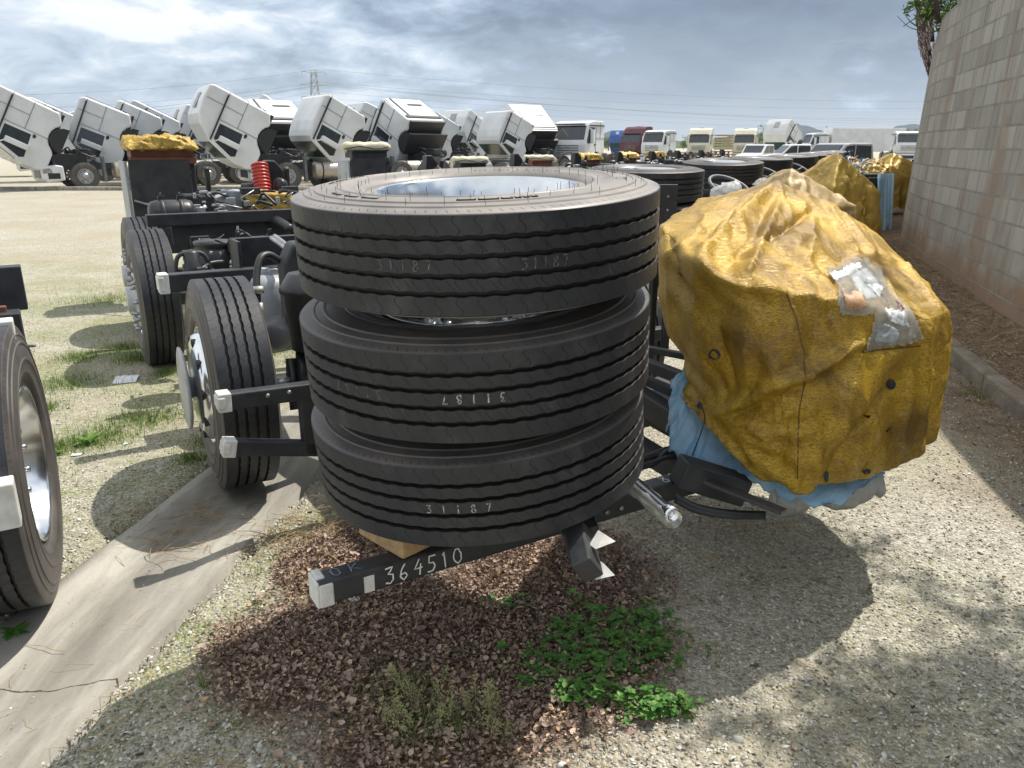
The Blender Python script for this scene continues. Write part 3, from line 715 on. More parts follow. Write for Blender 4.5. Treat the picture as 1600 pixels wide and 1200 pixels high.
# ---------------------------------------------------------------- stroke lettering
GL = {'0': [[(.3, 0), (.05, .25), (.03, .6), (.2, .97), (.42, .95), (.57, .65), (.55, .25), (.3, 0)]],
      '1': [[(.18, .82), (.32, 1), (.30, 0)]], '7': [[(.03, .97), (.57, 1), (.40, .5), (.28, 0)]],
      '2': [[(.05, .8), (.25, 1), (.5, .9), (.5, .65), (.05, .02), (.6, .04)]],
      '3': [[(.05, .95), (.5, .98), (.22, .6), (.5, .5), (.52, .2), (.3, 0), (.02, .06)]],
      '4': [[(.35, 1), (.03, .4), (.6, .42)], [(.45, .7), (.42, 0)]],
      '5': [[(.58, 1), (.15, .97), (.1, .58), (.42, .58), (.52, .3), (.38, .03), (.03, .05)]],
      '6': [[(.45, 1), (.15, .65), (.05, .25), (.3, 0), (.52, .22), (.4, .45), (.08, .35)]],
      '8': [[(.3, .52), (.08, .7), (.15, .95), (.42, .97), (.5, .72), (.3, .52), (.05, .3), (.12, .03), (.45, .02), (.56, .3), (.3, .52)]],
      'O': [[(.3, 0), (.05, .25), (.03, .7), (.3, 1), (.55, .75), (.55, .25), (.3, 0)]],
      'K': [[(.08, 1), (.06, 0)], [(.6, .9), (.1, .45), (.75, .1)]]}
GL.update({'A': [[(.02, 0), (.3, 1), (.58, 0)], [(.12, .35), (.48, .35)]], 'B': [[(.05, 0), (.05, 1), (.45, .95), (.45, .6), (.05, .52), (.52, .45), (.52, .05), (.05, 0)]],
           'C': [[(.55, .85), (.3, 1), (.05, .7), (.05, .3), (.3, 0), (.55, .15)]], 'E': [[(.55, 1), (.05, 1), (.05, 0), (.55, 0)], [(.05, .5), (.45, .5)]],
           'G': [[(.55, .85), (.3, 1), (.05, .7), (.05, .3), (.3, 0), (.55, .1), (.55, .45), (.35, .45)]], 'L': [[(.05, 1), (.05, 0), (.5, 0)]],
           'R': [[(.05, 0), (.05, 1), (.5, .95), (.5, .55), (.05, .5), (.55, 0)]], 'S': [[(.53, .88), (.3, 1), (.07, .8), (.5, .35), (.45, .05), (.05, .08)]],
           'T': [[(.02, 1), (.58, 1)], [(.3, 1), (.3, 0)]], 'U': [[(.05, 1), (.05, .2), (.3, 0), (.55, .2), (.55, 1)]], 'V': [[(.02, 1), (.3, 0), (.58, 1)]], ' ': []})
def strokes(text, fn, h, pitch, wd, wob=0.0, sub=2, jitter=0.0):
    """fn(x, y) maps flat lettering (metres) to the surface; returns an MB of thin ribbons"""
    mb = MB(); x0 = -pitch*len(text)/2
    for ci, ch in enumerate(text):
        ang = random.uniform(-1, 1)*jitter; dy = random.uniform(-1, 1)*jitter*h*0.3
        for st in GL[ch]:
            pts = []
            for a, b_ in zip(st, st[1:]):
                for s in range(sub): pts.append((a[0]+(b_[0]-a[0])*s/sub, a[1]+(b_[1]-a[1])*s/sub))
            pts.append(st[-1]); P = []
            for (x, y) in pts:
                x = x*h*0.9+y*h*ang; y = y*h+dy
                P.append(Vector((x0+ci*pitch+x+wob*random.uniform(-1, 1), y-h/2+wob*random.uniform(-1, 1))))
            vs = []
            for i, p in enumerate(P):
                d = (P[min(i+1, len(P)-1)]-P[max(i-1, 0)]); d = d.normalized() if d.length else Vector((1, 0)); n = Vector((-d.y, d.x))*wd/2*random.uniform(0.8, 1.2)
                vs += [fn(p.x+n.x, p.y+n.y), fn(p.x-n.x, p.y-n.y)]
            mb.add(vs, [(2*i, 2*i+1, 2*i+3, 2*i+2) for i in range(len(P)-1)])
    return mb
def on_tread(ang, z0, flip=1, mir=1):
    def f(x, y): q = ang+mir*flip*x/TR; return ((TR+0.0012)*math.cos(q), (TR+0.0012)*math.sin(q), z0+flip*y)
    return f
def on_side(ang, r0, flip=1, z=0.1445):
    def f(x, y): r = r0+flip*y; q = ang+flip*x/r0; return (r*math.cos(q), r*math.sin(q), z)
    return f

def spare_wheel(loc, tiltx, tilty, spin, label, group, lo=False, sunlit_side=False):
    root = empty('spare_wheel', loc); root.rotation_euler = (rad(tiltx), rad(tilty), spin)
    root.rotation_mode = 'XYZ'
    root.matrix_basis = T(*loc) @ RX(rad(tiltx)) @ RY(rad(tilty)) @ RZ(spin)
    ty = mesh_obj('tyre', (ME_tyre_sun if sunlit_side else ME_tyre) if not lo else ME_tyre_lo, root); rm = mesh_obj('rim', ME_rim if not lo else ME_rim_s if lo == 2 else ME_rim, root)
    tag(root, label, 'spare wheel', group)
    return root, ty, rm

G1 = 'spare wheels stacked flat at the front of the nearest chassis'
# spin 0 : local -Y faces the camera
w1, ty1, _ = spare_wheel((-0.100, 2.305, 1.424), 3.4, -1.6, 0.0, 'topmost spare wheel of the nearest stack, rubber hairs standing on its pale grey sidewall', G1, sunlit_side=True)
w2, ty2, _ = spare_wheel((-0.106, 2.33, 1.098), 4.2, -2.6, 2.2, 'middle spare wheel of the nearest stack, with upside down numbers on its tread', G1)
w3, ty3, _ = spare_wheel((-0.102, 2.36, 0.790), 4.4, -4.4, 4.1, 'bottom spare wheel of the nearest stack, resting on the wood block', G1)
strokes('31187', on_tread(-PI/2-0.285, 0.002), 0.026, 0.031, 0.0022, 0.0008).build('tread_number', M_faint, ty1, fixn=False)
strokes('31187', on_tread(-PI/2+0.36, 0.000), 0.026, 0.026, 0.0024, 0.0008).build('tread_number', M_faint, ty1, fixn=False)
M_ink = pm('white_stencil_ink', (0.50, 0.48, 0.43), (0.10, 0.10, 0.10), 110, 0.8, lo=.42, hi=.60)
strokes('31187', on_tread(-PI/2-2.2-0.0, 0.002, -1), 0.024, 0.036, 0.0032, 0.0008).build('tread_number', M_ink, ty2, fixn=False)
strokes('31187', on_tread(-PI/2-2.2-0.62, 0.002, -1), 0.024, 0.036, 0.0020, 0.0004).build('tread_number', M_faint, ty2, fixn=False)
strokes('31187', on_tread(-PI/2-4.1-0.05, -0.002), 0.024, 0.040, 0.0032, 0.0008).build('tread_number', M_ink, ty3, fixn=False)
# raised lettering, outlined panels and rubber hairs on the top sidewall
M_emb = pm('embossed_rubber', (0.040, 0.037, 0.036), (0.028, 0.026, 0.026), 30, 0.6)
strokes('REGROOVABLE TUBELESS', on_side(PI/2-0.35, 0.358, 1, 0.1405), 0.014, 0.0155, 0.0030, 0.0).build('raised_lettering', M_emb, ty1, fixn=False)
mb = MB()
def outline(a0, a1, r0, r1, z=0.1452):
    for (qa, ra), (qb, rb_) in (((a0, r0), (a1, r0)), ((a1, r0), (a1, r1)), ((a1, r1), (a0, r1)), ((a0, r1), (a0, r0))):
        pts = []
        for s in np.linspace(0, 1, 5):
            q = qa+(qb-qa)*s; r = ra+(rb_-ra)*s; pts.append((r*math.cos(q), r*math.sin(q), z-0.00002*0))
        mb.tube(pts, 0.0022, 4)
a = -PI/2-0.06
for wdt in (0.10, 0.11, 0.06, 0.03, 0.03, 0.03): outline(a, a+wdt, 0.402, 0.436, 0.1415); a += wdt+0.018
for a0, w_ in ((-2.6, .12), (-2.42, .12), (-2.25, .12), (2.6, .14), (2.8, .14), (1.9, .1), (1.35, .1), (0.55, .12), (0.38, .12), (0.25, .06), (-0.2, .1), (3.0, .1)): outline(a0, a0+w_, 0.402, 0.430, 0.1420)
mb.build('raised_panel_outline', M_emb, ty1, fixn=False)
mb = MB()
for ring, num, z0 in ((0.336, 46, 0.134), (0.392, 44, 0.145), (0.438, 40, 0.140), (0.472, 30, 0.133)):
    for j in range(num):
        if random.random() < 0.18: continue
        q = 2*PI*j/num+random.uniform(-.03, .03); x, y = ring*math.cos(q), ring*math.sin(q); L = random.uniform(0.008, 0.026)
        mb.tube([(x, y, z0), (x+random.uniform(-.003, .003), y+random.uniform(-.003, .003), z0+L)], 0.0007, 3, cap=False)
M_hair = pm('rubber_hair', (0.02, 0.02, 0.02), (0.04, 0.04, 0.04), 9, 0.7)
mb.build('rubber_hair', M_hair, ty1, fixn=False)['kind'] = 'stuff'
mb = MB()   # a leaf scrap on the shoulder
mb.add([(0.20, -0.475, 0.134), (0.225, -0.470, 0.146), (0.245, -0.455, 0.137), (0.222, -0.462, 0.136)], [(0, 1, 2, 3)])

# ---------------------------------------------------------------- nearest bus chassis
CH_O = Vector((-0.43, 4.17, 0)); CH_R = math.atan2(0.517, 0.857)
MC = T(CH_O) @ RZ(CH_R); MCi = MC.inverted()
def L(p): return MCi @ p
def LP(px, py, t=None, **k): return L(W(px, py, t, **k))
chas = empty('bus_chassis', CH_O, CH_R)
tag(chas, 'nearest bare black bus chassis carrying the big stack of three wheels, marked 364510', 'bus chassis', 'bus chassis parked in a row beside the wall')

# front cross member with end cap, label and chalk writing
fy, fz, fs_ = -1.91, 0.482, 0.074
mb = MB(); mb.box((-0.065, fy, fz), (2.45, fs_, fs_)); cm = mb.build('front_crossmember', M_black, chas, bevel=0.010, seg=3)
mb = MB(); mb.box((-1.291, fy, fz), (0.010, fs_+0.005, fs_+0.005)); mb.box((-1.268, fy-0.012, fz-0.004), (0.042, fs_-0.016, fs_-0.004)); mb.box((-1.275, fy+0.012, fz+0.004), (0.026, fs_-0.02, fs_+0.004))
mb.build('taped_end', M_tape, cm, bevel=0.006)
mb = MB(); mb.box((-1.145, fy-fs_/2-0.001, fz-0.006), (0.030, 0.004, 0.050)); mb.build('paper_label', M_tape, cm)
def front(x0, z0):
    def f(x, y): return (x0+x, fy-fs_/2-0.0025, z0+y)
    return f
strokes('364510', front(-0.965, fz+0.002), 0.052, 0.044, 0.0046, 0.0012, jitter=0.10).build('chalk_number', M_chalk, cm, fixn=False)
def top(x0):
    def f(x, y): return (x0+x, fy+y, fz+fs_/2+0.0025)
    return f
strokes('OK', top(-1.19), 0.046, 0.050, 0.0028, 0.001, jitter=0.1).build('chalk_mark', M_chalkb, cm, fixn=False)
strokes('82', top(0.02), 0.05, 0.05, 0.003, 0.0006, jitter=0.1).build('chalk_mark', M_chalk, cm, fixn=False)

mb = MB()
for x in (-0.40, 0.40):
    mb.box((x, 2.3, 0.66), (0.075, 6.6, 0.22)); mb.beam((x, -1.0, 0.62), (x, fy+0.06, 0.49), 0.075, 0.10)
    for y in np.arange(-0.8, 5.2, 0.33):
        for z in (0.60, 0.72):
            s = -1 if x < 0 else 1
            mb.tube([(x+s*0.036, y, z), (x+s*0.050, y, z)], 0.012, 6)
mb.build('frame_rail', M_black, chas, bevel=0.006)
for y, z in ((-0.62, 0.60), (0.95, 0.72), (2.1, 0.66), (3.5, 0.70), (4.9, 0.68)):
    mb = MB(); mb.box((0, y, z), (0.72, 0.09, 0.16)); mb.build('cross_beam', M_black2, chas, bevel=0.006)

def outrigger(p0, p1, w=0.065, h=0.070, tape=True, mat=None):
    mb = MB(); mb.beam(p0, p1, w, h); o = mb.build('outrigger_beam', mat or M_black, chas, bevel=0.006)
    if tape:
        p0, p1 = Vector(p0), Vector(p1); d = (p1-p0).normalized()
        mb = MB(); mb.beam(p0-d*0.008, p0+d*0.045, w+0.010, h+0.010); mb.beam(p0-d*0.012, p0+d*0.02, w+0.018, h-0.02)
        mb.build('taped_end', M_tape, o, bevel=0.005)
    return o
A = LP(337, 622, z=0.655); A.x = -1.27; A.y = -0.60
outrigger((-1.27, -0.60, 0.655), (-0.38, -0.60, 0.63))
outrigger((-1.27, -0.60, 0.455), (-0.38, -0.60, 0.26), 0.06, 0.065)
mb = MB(); mb.beam((-0.40, -0.60, 0.68), (-0.40, -0.60, 0.27), 0.08, 0.08, up=(0, 1, 0)); mb.build('outrigger_post', M_black, chas, bevel=0.005)
mb = MB(); mb.beam((-0.90, -0.60, 0.63), (-0.90, -0.60, 0.35), 0.085, 0.06, up=(0, 1, 0)); mb.build('outrigger_plate', M_black, chas, bevel=0.005)
M_bolt = M_steel
mb = MB()
for x_ in (-1.08, -0.99, -0.80, -0.70): mb.tube([(x_, -0.634, 0.66), (x_, -0.642, 0.66)], 0.009, 6)
for x_ in (-0.30, -0.24, 0.10, 0.34): mb.tube([(x_, -1.948, 0.482), (x_, -1.956, 0.482)], 0.009, 6)
build_each(mb, 'bolt_head', M_steel, chas)
outrigger((-1.27, 0.86, 0.93), (-0.40, 0.86, 0.93), 0.085, 0.10)
outrigger((-1.02, 3.45, 1.06), (0.95, 3.45, 1.06), 0.09, 0.10, tape=False)
mb = MB(); mb.box((-0.25, 3.52, 0.93), (1.15, 0.05, 0.18)); mb.build('cross_plate', M_black2, chas, bevel=0.004)
for x in (0.45, 1.25): outrigger((1.27, -0.60, 0.655), (0.38, -0.60, 0.63)) if x > 1 else None

# wheels on the axles : the wheel is the rim, its tyre a sub-part
def axle_wheel(x, y, kind, side, steer=0.0, both=False):
    Mw = T(x, y, 0.522) @ RZ(steer) @ RY(-PI/2 if side < 0 else PI/2) @ RZ(0.3*y+x)
    rm = mesh_obj('wheel', ME_rim, chas, Mw)
    mesh_obj('tyre', ME_tyre, rm)
    if both: mesh_obj('inner_tyre', ME_tyre_lo, rm, T(0, 0, -0.33))
    mb = MB()
    if kind == 'disc':        # chrome trim with lobes and a proud flat disc
        prof = [(0.272, 0.100), (0.272, 0.128), (0.250, 0.158), (0.210, 0.172), (0.150, 0.176), (0.0, 0.176)]
        mb.lathe([(0.0, 0.178), (0.05, 0.178), (0.06, 0.205), (0.185, 0.207), (0.203, 0.213), (0.205, 0.223), (0.190, 0.227), (0.12, 0.224), (0.0, 0.230)], 60)
        mb.build('hub_disc', M_silver, rm)
        mb = MB(); mb.lathe(prof, 60)
        for j in range(10):
            q = 2*PI*j/10+0.2; mb.tube([(0.235*math.cos(q), 0.235*math.sin(q), 0.10), (0.232*math.cos(q), 0.232*math.sin(q), 0.168)], 0.026, 10, 1)
        mb.build('chrome_trim', [M_chrome, M_plast], rm)
    else:
        mb.lathe([(0.262, 0.10), (0.262, 0.120), (0.215, 0.135), (0.175, 0.135), (0.10, 0.150), (0.095, 0.195), (0.0, 0.20)], 40)
        for j in range(10):
            q = 2*PI*j/10
            for r in (0.1675, 0.235): mb.tube([(r*math.cos(q), r*math.sin(q), 0.12), (r*math.cos(q), r*math.sin(q), 0.172)], 0.015, 6, 1)
        mb.build('hub', [M_silver, M_steel], rm)
    return rm
axle_wheel(-1.085, 0.12, 'disc', -1, -0.04); axle_wheel(1.105, 0, 'hub', 1, 0.03)
axle_wheel(-1.105, 2.80, 'hub', -1, -.02); axle_wheel(1.105, 2.80, 'hub', 1)
axle_wheel(-1.02, 4.05, 'hub', -1); axle_wheel(1.105, 4.12, 'hub', 1)
for y in (0, 2.8, 4.12):
    mb = MB(); mb.beam((-1.0, y, 0.50), (1.0, y, 0.50), 0.11, 0.10); (mb.lathe([(0, -.2), (.1, -.19), (.2, -.08), (.2, .08), (.1, .19), (0, .2)], 20, T(0, y, 0.5)) if y else None); mb.build('axle', M_black2, chas, bevel=0.01)

# pipes and boxes seen between the wheels; positions worked out from what the photo shows
def tubeobj(name, pts, r, mat, n=8, parent=chas): 
    mb = MB(); mb.tube(pts, r, n); return mb.build(name, mat, parent)
def smooth_path(pts, k=5):
    P = [Vector(p) for p in pts]; out = []
    for i in range(len(P)-1):
        p0, p1, p2, p3 = P[max(i-1, 0)], P[i], P[i+1], P[min(i+2, len(P)-1)]
        for s in range(k):
            u = s/k; out.append(0.5*((2*p1)+(-p0+p2)*u+(2*p0-5*p1+4*p2-p3)*u*u+(-p0+3*p1-3*p2+p3)*u**3))
    return out+[P[-1]]
# brake chamber behind wheel one
c = LP(437, 520, 4.35); mb = MB()
mb.lathe([(0, -.09), (.055, -.09), (.085, -.06), (.088, -.005), (.10, 0), (.10, .012), (.088, .018), (.085, .06), (.05, .085), (0, .09)], 24, align(c, (0.5, 0.75, 0.1)))
mb.build('brake_chamber', M_grey, chas)
# black arch bracket and bellows at second axle
c = LP(301, 418, 5.0)
mb = MB(); mb.lathe([(0, -.10), (.062, -.10), (.062, .02), (.05, .03), (.05, .10), (.03, .11), (0, .12)], 20, T(c)); mb.build('air_bellows', M_plast, chas)
mb = MB(); mb.tube(smooth_path([c+Vector((-.11, 0, -.13)), c+Vector((-.10, 0, .02)), c+Vector((-.06, 0, .09)), c+Vector((.06, 0, .09)), c+Vector((.10, 0, .02)), c+Vector((.11, 0, -.13))]), 0.014, 6); mb.build('bellows_bracket', M_black2, chas)
c = LP(336, 405, 5.3)
mb = MB(); mb.lathe([(0, -.14), (.125, -.14), (.135, -.05), (.135, .07), (.11, .09), (.13, .10), (.13, .125), (0, .13)], 28, T(c)); mb.build('air_spring', M_plast, chas)
# big hoop hose with brass fitting
h = [LP(404, 520, 4.1), LP(402, 470, 4.1), LP(401, 430, 4.12), LP(407, 404, 4.15), LP(420, 398, 4.2), LP(436, 407, 4.25), LP(446, 413, 4.3)]
tubeobj('air_hose', smooth_path(h), 0.020, M_hose, 10)
mb = MB(); c = LP(404, 452, 4.08); mb.tube([c+Vector((0, 0, -.02)), c+Vector((0, 0, .015))], 0.028, 10); c = LP(407, 482, 4.08); mb.tube([c+Vector((0, 0, -.05)), c+Vector((0, 0, .03))], 0.016, 8); mb.build('brass_fitting', M_fuel, chas)
# grey tank behind the hose
c = LP(424, 468, 4.55); mb = MB(); mb.lathe([(0, -.17), (.09, -.16), (.125, -.08), (.125, .09), (.10, .13), (.05, .15), (0, .15)], 24, T(c)); mb.build('fluid_tank', M_lgrey, chas)
mb = MB()
for k in range(7):
    p = LP(412+random.uniform(0, 20), 425+random.uniform(-4, 12), 4.5); mb.box(p, (0.05, 0.04, 0.03), None)
build_each(mb, 'valve_block', M_silver, chas, bevel=0.004)
# open topped dark box and inner mudguard shell next to the stack
c = LP(417, 400, 4.75); mb = MB(); mb.box(c, (0.42, 0.05, 0.24)); mb.box(c+Vector((-.2, -.1, 0)), (0.02, 0.2, 0.24)); mb.box(c+Vector((0, -.08, -.1)), (0.42, 0.2, 0.02)); mb.build('battery_tray', M_black, chas, bevel=0.004)
c = LP(470, 425, 4.3); mb = MB(); mb.prism([(-.11, -.28), (.14, -.28), (.14, .05), (.05, .17), (-.05, .17), (-.11, .06)], -.08, .08, T(c) @ RX(PI/2)); mb.build('mudguard_housing', M_black2, chas, bevel=0.02, seg=3)
c = LP(484, 490, 3.75); mb = MB(); mb.lathe([(0, -.17), (.10, -.17), (.115, .10), (.135, .11), (.135, .13), (.09, .20), (0, .20)], 28, T(c)); mb.build('air_filter_canister', M_plast, chas)
for a_, b_ in (((455, 560), (462, 640)), ((470, 545), (478, 620))):
    tubeobj('hanging_duct', [LP(*a_, 3.8), LP((a_[0]+b_[0])/2-2, (a_[1]+b_[1])/2, 3.8), LP(*b_, 3.8)], 0.028, M_plast)
# silver struts by the top tyre
mb = MB()
for o_ in (0, 5): mb.tube([LP(424+o_, 372-o_*0.6, 4.6), LP(462+o_, 400-o_*0.6, 4.3)], 0.014, 8)
mb.build('steering_rod', M_steel, chas)
tubeobj('steering_link', [LP(418, 618, 3.9), LP(478, 583, 3.9)], 0.022, M_black2)
c = LP(425, 603, 3.75); mb = MB(); mb.tube([c, c+Vector((0.09, 0.0, .02))], 0.018, 8); mb.build('rod_end', M_steel, chas)
# bundles of thin hoses in the dark middle
random.seed(11)
mb = MB(); mb2 = MB()
for k in range(46):
    x0 = random.uniform(300, 455); y0 = random.uniform(366, 432); t0 = random.uniform(4.9, 6.6)
    pts = [LP(x0, y0, t0)]
    dx, dy = random.uniform(-18, 22), random.uniform(-14, 22)
    for s in range(3): pts.append(LP(x0+dx*(s+1)+random.uniform(-5, 5), y0+dy*(s+1)*0.6+random.uniform(-6, 6), t0+random.uniform(-.15, .15)))
    (mb if k % 3 else mb2).tube(smooth_path(pts, 4), random.uniform(0.005, 0.012), 5)
build_each(mb, 'thin_hose', M_hose, chas); build_each(mb2, 'thin_cable', M_grey, chas)
mb = MB()
for k in range(26):
    p = LP(random.uniform(300, 450), random.uniform(372, 430), random.uniform(5.2, 6.8)); mb.box(p, (random.uniform(.04, .16), random.uniform(.04, .14), random.uniform(.03, .11)), None)
build_each(mb, 'small_bracket', M_black2, chas, bevel=0.004)
mb = MB()
for k in range(22):
    p = LP(random.uniform(318, 440), random.uniform(392, 432), random.uniform(4.9, 5.6)); mb.tube([p, p+Vector((random.uniform(-.02, .02), 0, .02))], random.uniform(.006, .012), 6)
build_each(mb, 'pipe_fitting', M_steel, chas)
# air tank above the tag wheel
c = LP(269, 334, 7.0); mb = MB()
Mx = align(c, (1, 0.0, 0)); mb.lathe([(0, -.20), (.07, -.195), (.11, -.175), (.125, -.13), (.125, .13), (.11, .175), (.07, .195), (0, .20)], 32, Mx); tk = mb.build('air_tank', M_plast, chas)
mb = MB()
for dx in (-.08, .08):
    mb.lathe([(.127, -.018), (.131, -.018), (.131, .018), (.127, .018)], 32, align(c+Vector((dx, 0, 0)), (1, 0, 0)), closed=True); mb.box(c+Vector((dx, 0, .14)), (.05, .04, .04)); mb.tube([c+Vector((dx, 0, .14)), c+Vector((dx, 0, .19))], .008, 6)
mb.build('tank_strap', M_black, tk)
mb = MB(); mb.box(c+Vector((.25, 0, .02)), (.07, .06, .05)); mb.tube([c+Vector((.24, 0, .05)), c+Vector((.30, -.03, -.10))], .022, 8); mb.tube([c+Vector((.23, 0, .0)), c+Vector((.30, 0, .06))], .018, 8); mb.build('tank_valve', M_silver, tk)
# radiator tower at the rear left
t_ = 8.0
a = LP(205, 262, t_); z_hi = W(205, 251, t_).z; z_lo = 0.55
x0 = a.x; y0 = a.y
mb = MB(); xw = 0.62
mb.box((x0+xw/2, y0, (1.50+z_lo)/2), (xw, 0.10, 1.50-z_lo)); mb.prism([(-0.02, 0), (0.05, 0), (0.05, .60), (-.02, .98)], 0, 0.6, T(x0-0.04, y0-0.1, z_lo) @ RX(PI/2) @ RY(PI/2))
tower = mb.build('radiator_housing', M_black2, chas, bevel=0.01)
mb = MB(); mb.box((x0-0.06, y0+0.18, 1.02), (0.03, 0.55, 0.98)); mb.build('side_panel', M_lgrey, tower, bevel=0.005)
mb = MB(); mb.box((x0+xw/2, y0+0.10, 1.60), (xw*0.98, 0.34, 0.10)); mb.box((x0+xw/2, y0-0.06, 1.515), (xw*1.04, 0.10, 0.07)); mb.box((x0+xw/2, y0+0.05, 1.665), (xw, 0.36, 0.03)); mb.build('radiator_header', M_brown, tower, bevel=0.006)
mb = MB()
for k in range(16): mb.tube([(x0+random.uniform(.05, xw-.05), y0-.05, random.uniform(.95, 1.42)), (x0+random.uniform(.05, xw-.05), y0-.053, random.uniform(.95, 1.42))], .0, 3) if 0 else mb.box((x0+random.uniform(.05, xw-.05), y0-.055, random.uniform(.95, 1.42)), (.018, .012, .018))
build_each(mb, 'bolt_head', M_steel, tower)
mb = MB()
for k in range(9):
    p = Vector((x0+random.uniform(.1, xw-.1), y0-.07, random.uniform(.8, 1.3))); mb.box(p, (random.uniform(.05, .2), .05, random.uniform(.04, .16)))
build_each(mb, 'housing_bracket', M_black, tower, bevel=0.004)
tubeobj('stay_bar', [(x0-0.02, y0-.12, 1.12), (x0+0.40, y0-.55, 0.98)], .012, M_steel)
# engine deck right of the tower
mb = MB(); p = LP(330, 330, 8.4); mb.box((p.x, p.y, 0.98), (.62, .5, .40)); mb.build('engine_cover', M_black2, chas, bevel=0.02)
mb = MB()
for k in range(40):
    p = LP(random.uniform(300, 455), random.uniform(296, 350), random.uniform(7.6, 9.2)); mb.box(p, (random.uniform(.04, .2), random.uniform(.04, .2), random.uniform(.03, .10)), None)
build_each(mb, 'engine_part', M_black2, chas, bevel=0.006)
mb = MB()
for k in range(24):
    x_ = random.uniform(290, 450); y_ = random.uniform(300, 352); t0 = random.uniform(7.4, 8.6)
    mb.tube(smooth_path([LP(x_, y_, t0), LP(x_+random.uniform(5, 20), y_-random.uniform(2, 12), t0), LP(x_+random.uniform(20, 40), y_+random.uniform(-3, 9), t0)], 4), random.uniform(.006, .018), 6)
build_each(mb, 'engine_hose', M_hose, chas)
mb = MB()
for k in range(26):
    p = LP(random.uniform(300, 450), random.uniform(298, 345), random.uniform(7.2, 8.2)); mb.box(p, (random.uniform(.02, .09), random.uniform(.02, .06), random.uniform(.02, .06)))
build_each(mb, 'pipe_fitting', M_silver, chas, bevel=.004)
mb = MB()
for k in range(12):
    p = LP(random.uniform(305, 450), random.uniform(300, 345), 7.3); mb.tube([p, p+Vector((random.uniform(-.2, .2), random.uniform(-.1, .1), random.uniform(-.05, .08)))], .009, 6)
build_each(mb, 'metal_pipe', M_steel, chas)
p = LP(358, 328, 8.0); mb = MB(); mb.box(p, (.16, .24, .34), T(p) @ RX(0.0) @ RY(-0.35) @ T(-p)); mb.build('battery', M_lgrey, chas, bevel=0.01)
p = LP(368, 322, 7.9); mb = MB(); mb.lathe([(0, -.18), (.075, -.18), (.075, .13), (.08, .14), (.08, .16), (0, .17)], 20, T(p)); mb.build('oil_filter', M_lgrey, chas)
# corrugated red hose on the engine
p0 = LP(412, 304, 8.6); p1 = LP(405, 256, 8.6); mb = MB(); k = 9
prof = []
Lh = (p1-p0).length
for i in range(k*4+1):
    s = i/(k*4); prof.append((0.082+0.016*abs(math.sin(PI*s*k)), s*Lh))
prof = [(0, 0)]+prof+[(0, Lh)]
mb.lathe(prof, 24, align(p0, p1-p0)); rh = mb.build('corrugated_hose', M_red, chas)
mb = MB(); q = LP(388, 294, 8.7); mb.lathe([(0, -.08), (.055, -.08), (.06, .08), (.04, .09), (0, .09)], 16, align(q, (1, -.2, 0))); q = LP(438, 290, 8.6); mb.lathe([(0, -.05), (.08, -.05), (.09, .03), (.05, .05), (0, .06)], 20, align(q, (-1, -.6, 0)))
q = LP(425, 274, 8.9); mb.prism([(-.12, -.2), (.12, -.2), (.12, .05), (.02, .17), (-.08, .17)], -.1, .1, T(q) @ RX(PI/2)); mb.build('intake_parts', M_plast, chas, bevel=0.02)
tubeobj('exhaust_arch', smooth_path([LP(385, 352, 7.2), LP(405, 344, 7.1), LP(430, 345, 7.0), LP(455, 360, 6.9)]), 0.05, M_plast, 12)
for x_, t0 in ((447, 8.6), (322, 9.2)):
    p = LP(x_, 262, t0); tubeobj('coolant_pipe', smooth_path([p, p+Vector((.02, .1, -.2)), p+Vector((0, .1, -.45))]), .035, M_hose)
# front right : seat frame posts, driver floor, pipes
for x_, y0_, y1_ in ((1023, 408, 590), (1045, 430, 560)):
    a_ = LP(x_, y0_, 3.7); b_ = LP(x_-6, y1_, 3.7); b_.x = a_.x; b_.y = a_.y
    mb = MB(); mb.beam(a_, b_, 0.035, 0.03, up=(0, 1, 0)); mb.build('seat_frame_post', M_black, chas, bevel=.004)
for (xa, ya), (xb, yb), w_ in (((985, 560), (1065, 590), .05), ((1000, 590), (1075, 622), .04), ((990, 640), (1080, 690), .045), ((1000, 665), (1075, 640), .03), ((985, 690), (1075, 745), .08), ((1010, 545), (1090, 560), .03)):
    mb = MB(); mb.beam(LP(xa, ya, 3.5), LP(xb, yb, 3.3), w_, w_); mb.build('floor_beam', M_black2, chas, bevel=.004)
mb = MB(); p = LP(1035, 612, 3.6); mb.box(p, (.30, .35, .02)); mb.build('floor_plate', M_black2, chas, bevel=.004)
mb = MB()
random.seed(5)
for k in range(9):
    s = k*0.006
    pts = [LP(985+random.uniform(-5, 5), 735-k*3, 2.9), LP(1015, 715+random.uniform(-6, 14), 2.9), LP(1050, 705+random.uniform(-5, 10), 2.9+s), LP(1085, 712+random.uniform(-4, 8), 2.9), LP(1120, 730, 2.9)]
    mb.tube(smooth_path(pts, 4), 0.009, 6)
build_each(mb, 'front_hose', M_hose, chas)
# flat arm, curved leaf and hanging hoses under the driver's place
mb = MB(); mb.beam(LP(1105, 752, 2.62), LP(1225, 800, 2.50), 0.13, 0.012, up=(0.1, 0.5, 1)); mb.build('lower_arm', M_black, chas, bevel=.003)
mb = MB(); mb.beam(LP(1060, 735, 2.7), LP(1160, 765, 2.75), 0.10, 0.10); mb.build('lower_bracket', M_black2, chas, bevel=.006)
for k in range(2):
    tubeobj('leaf_bar', smooth_path([LP(1055, 775+k*6, 2.65), LP(1090, 792+k*6, 2.62), LP(1140, 801+k*5, 2.6), LP(1195, 803+k*4, 2.6)]), 0.011, M_black)
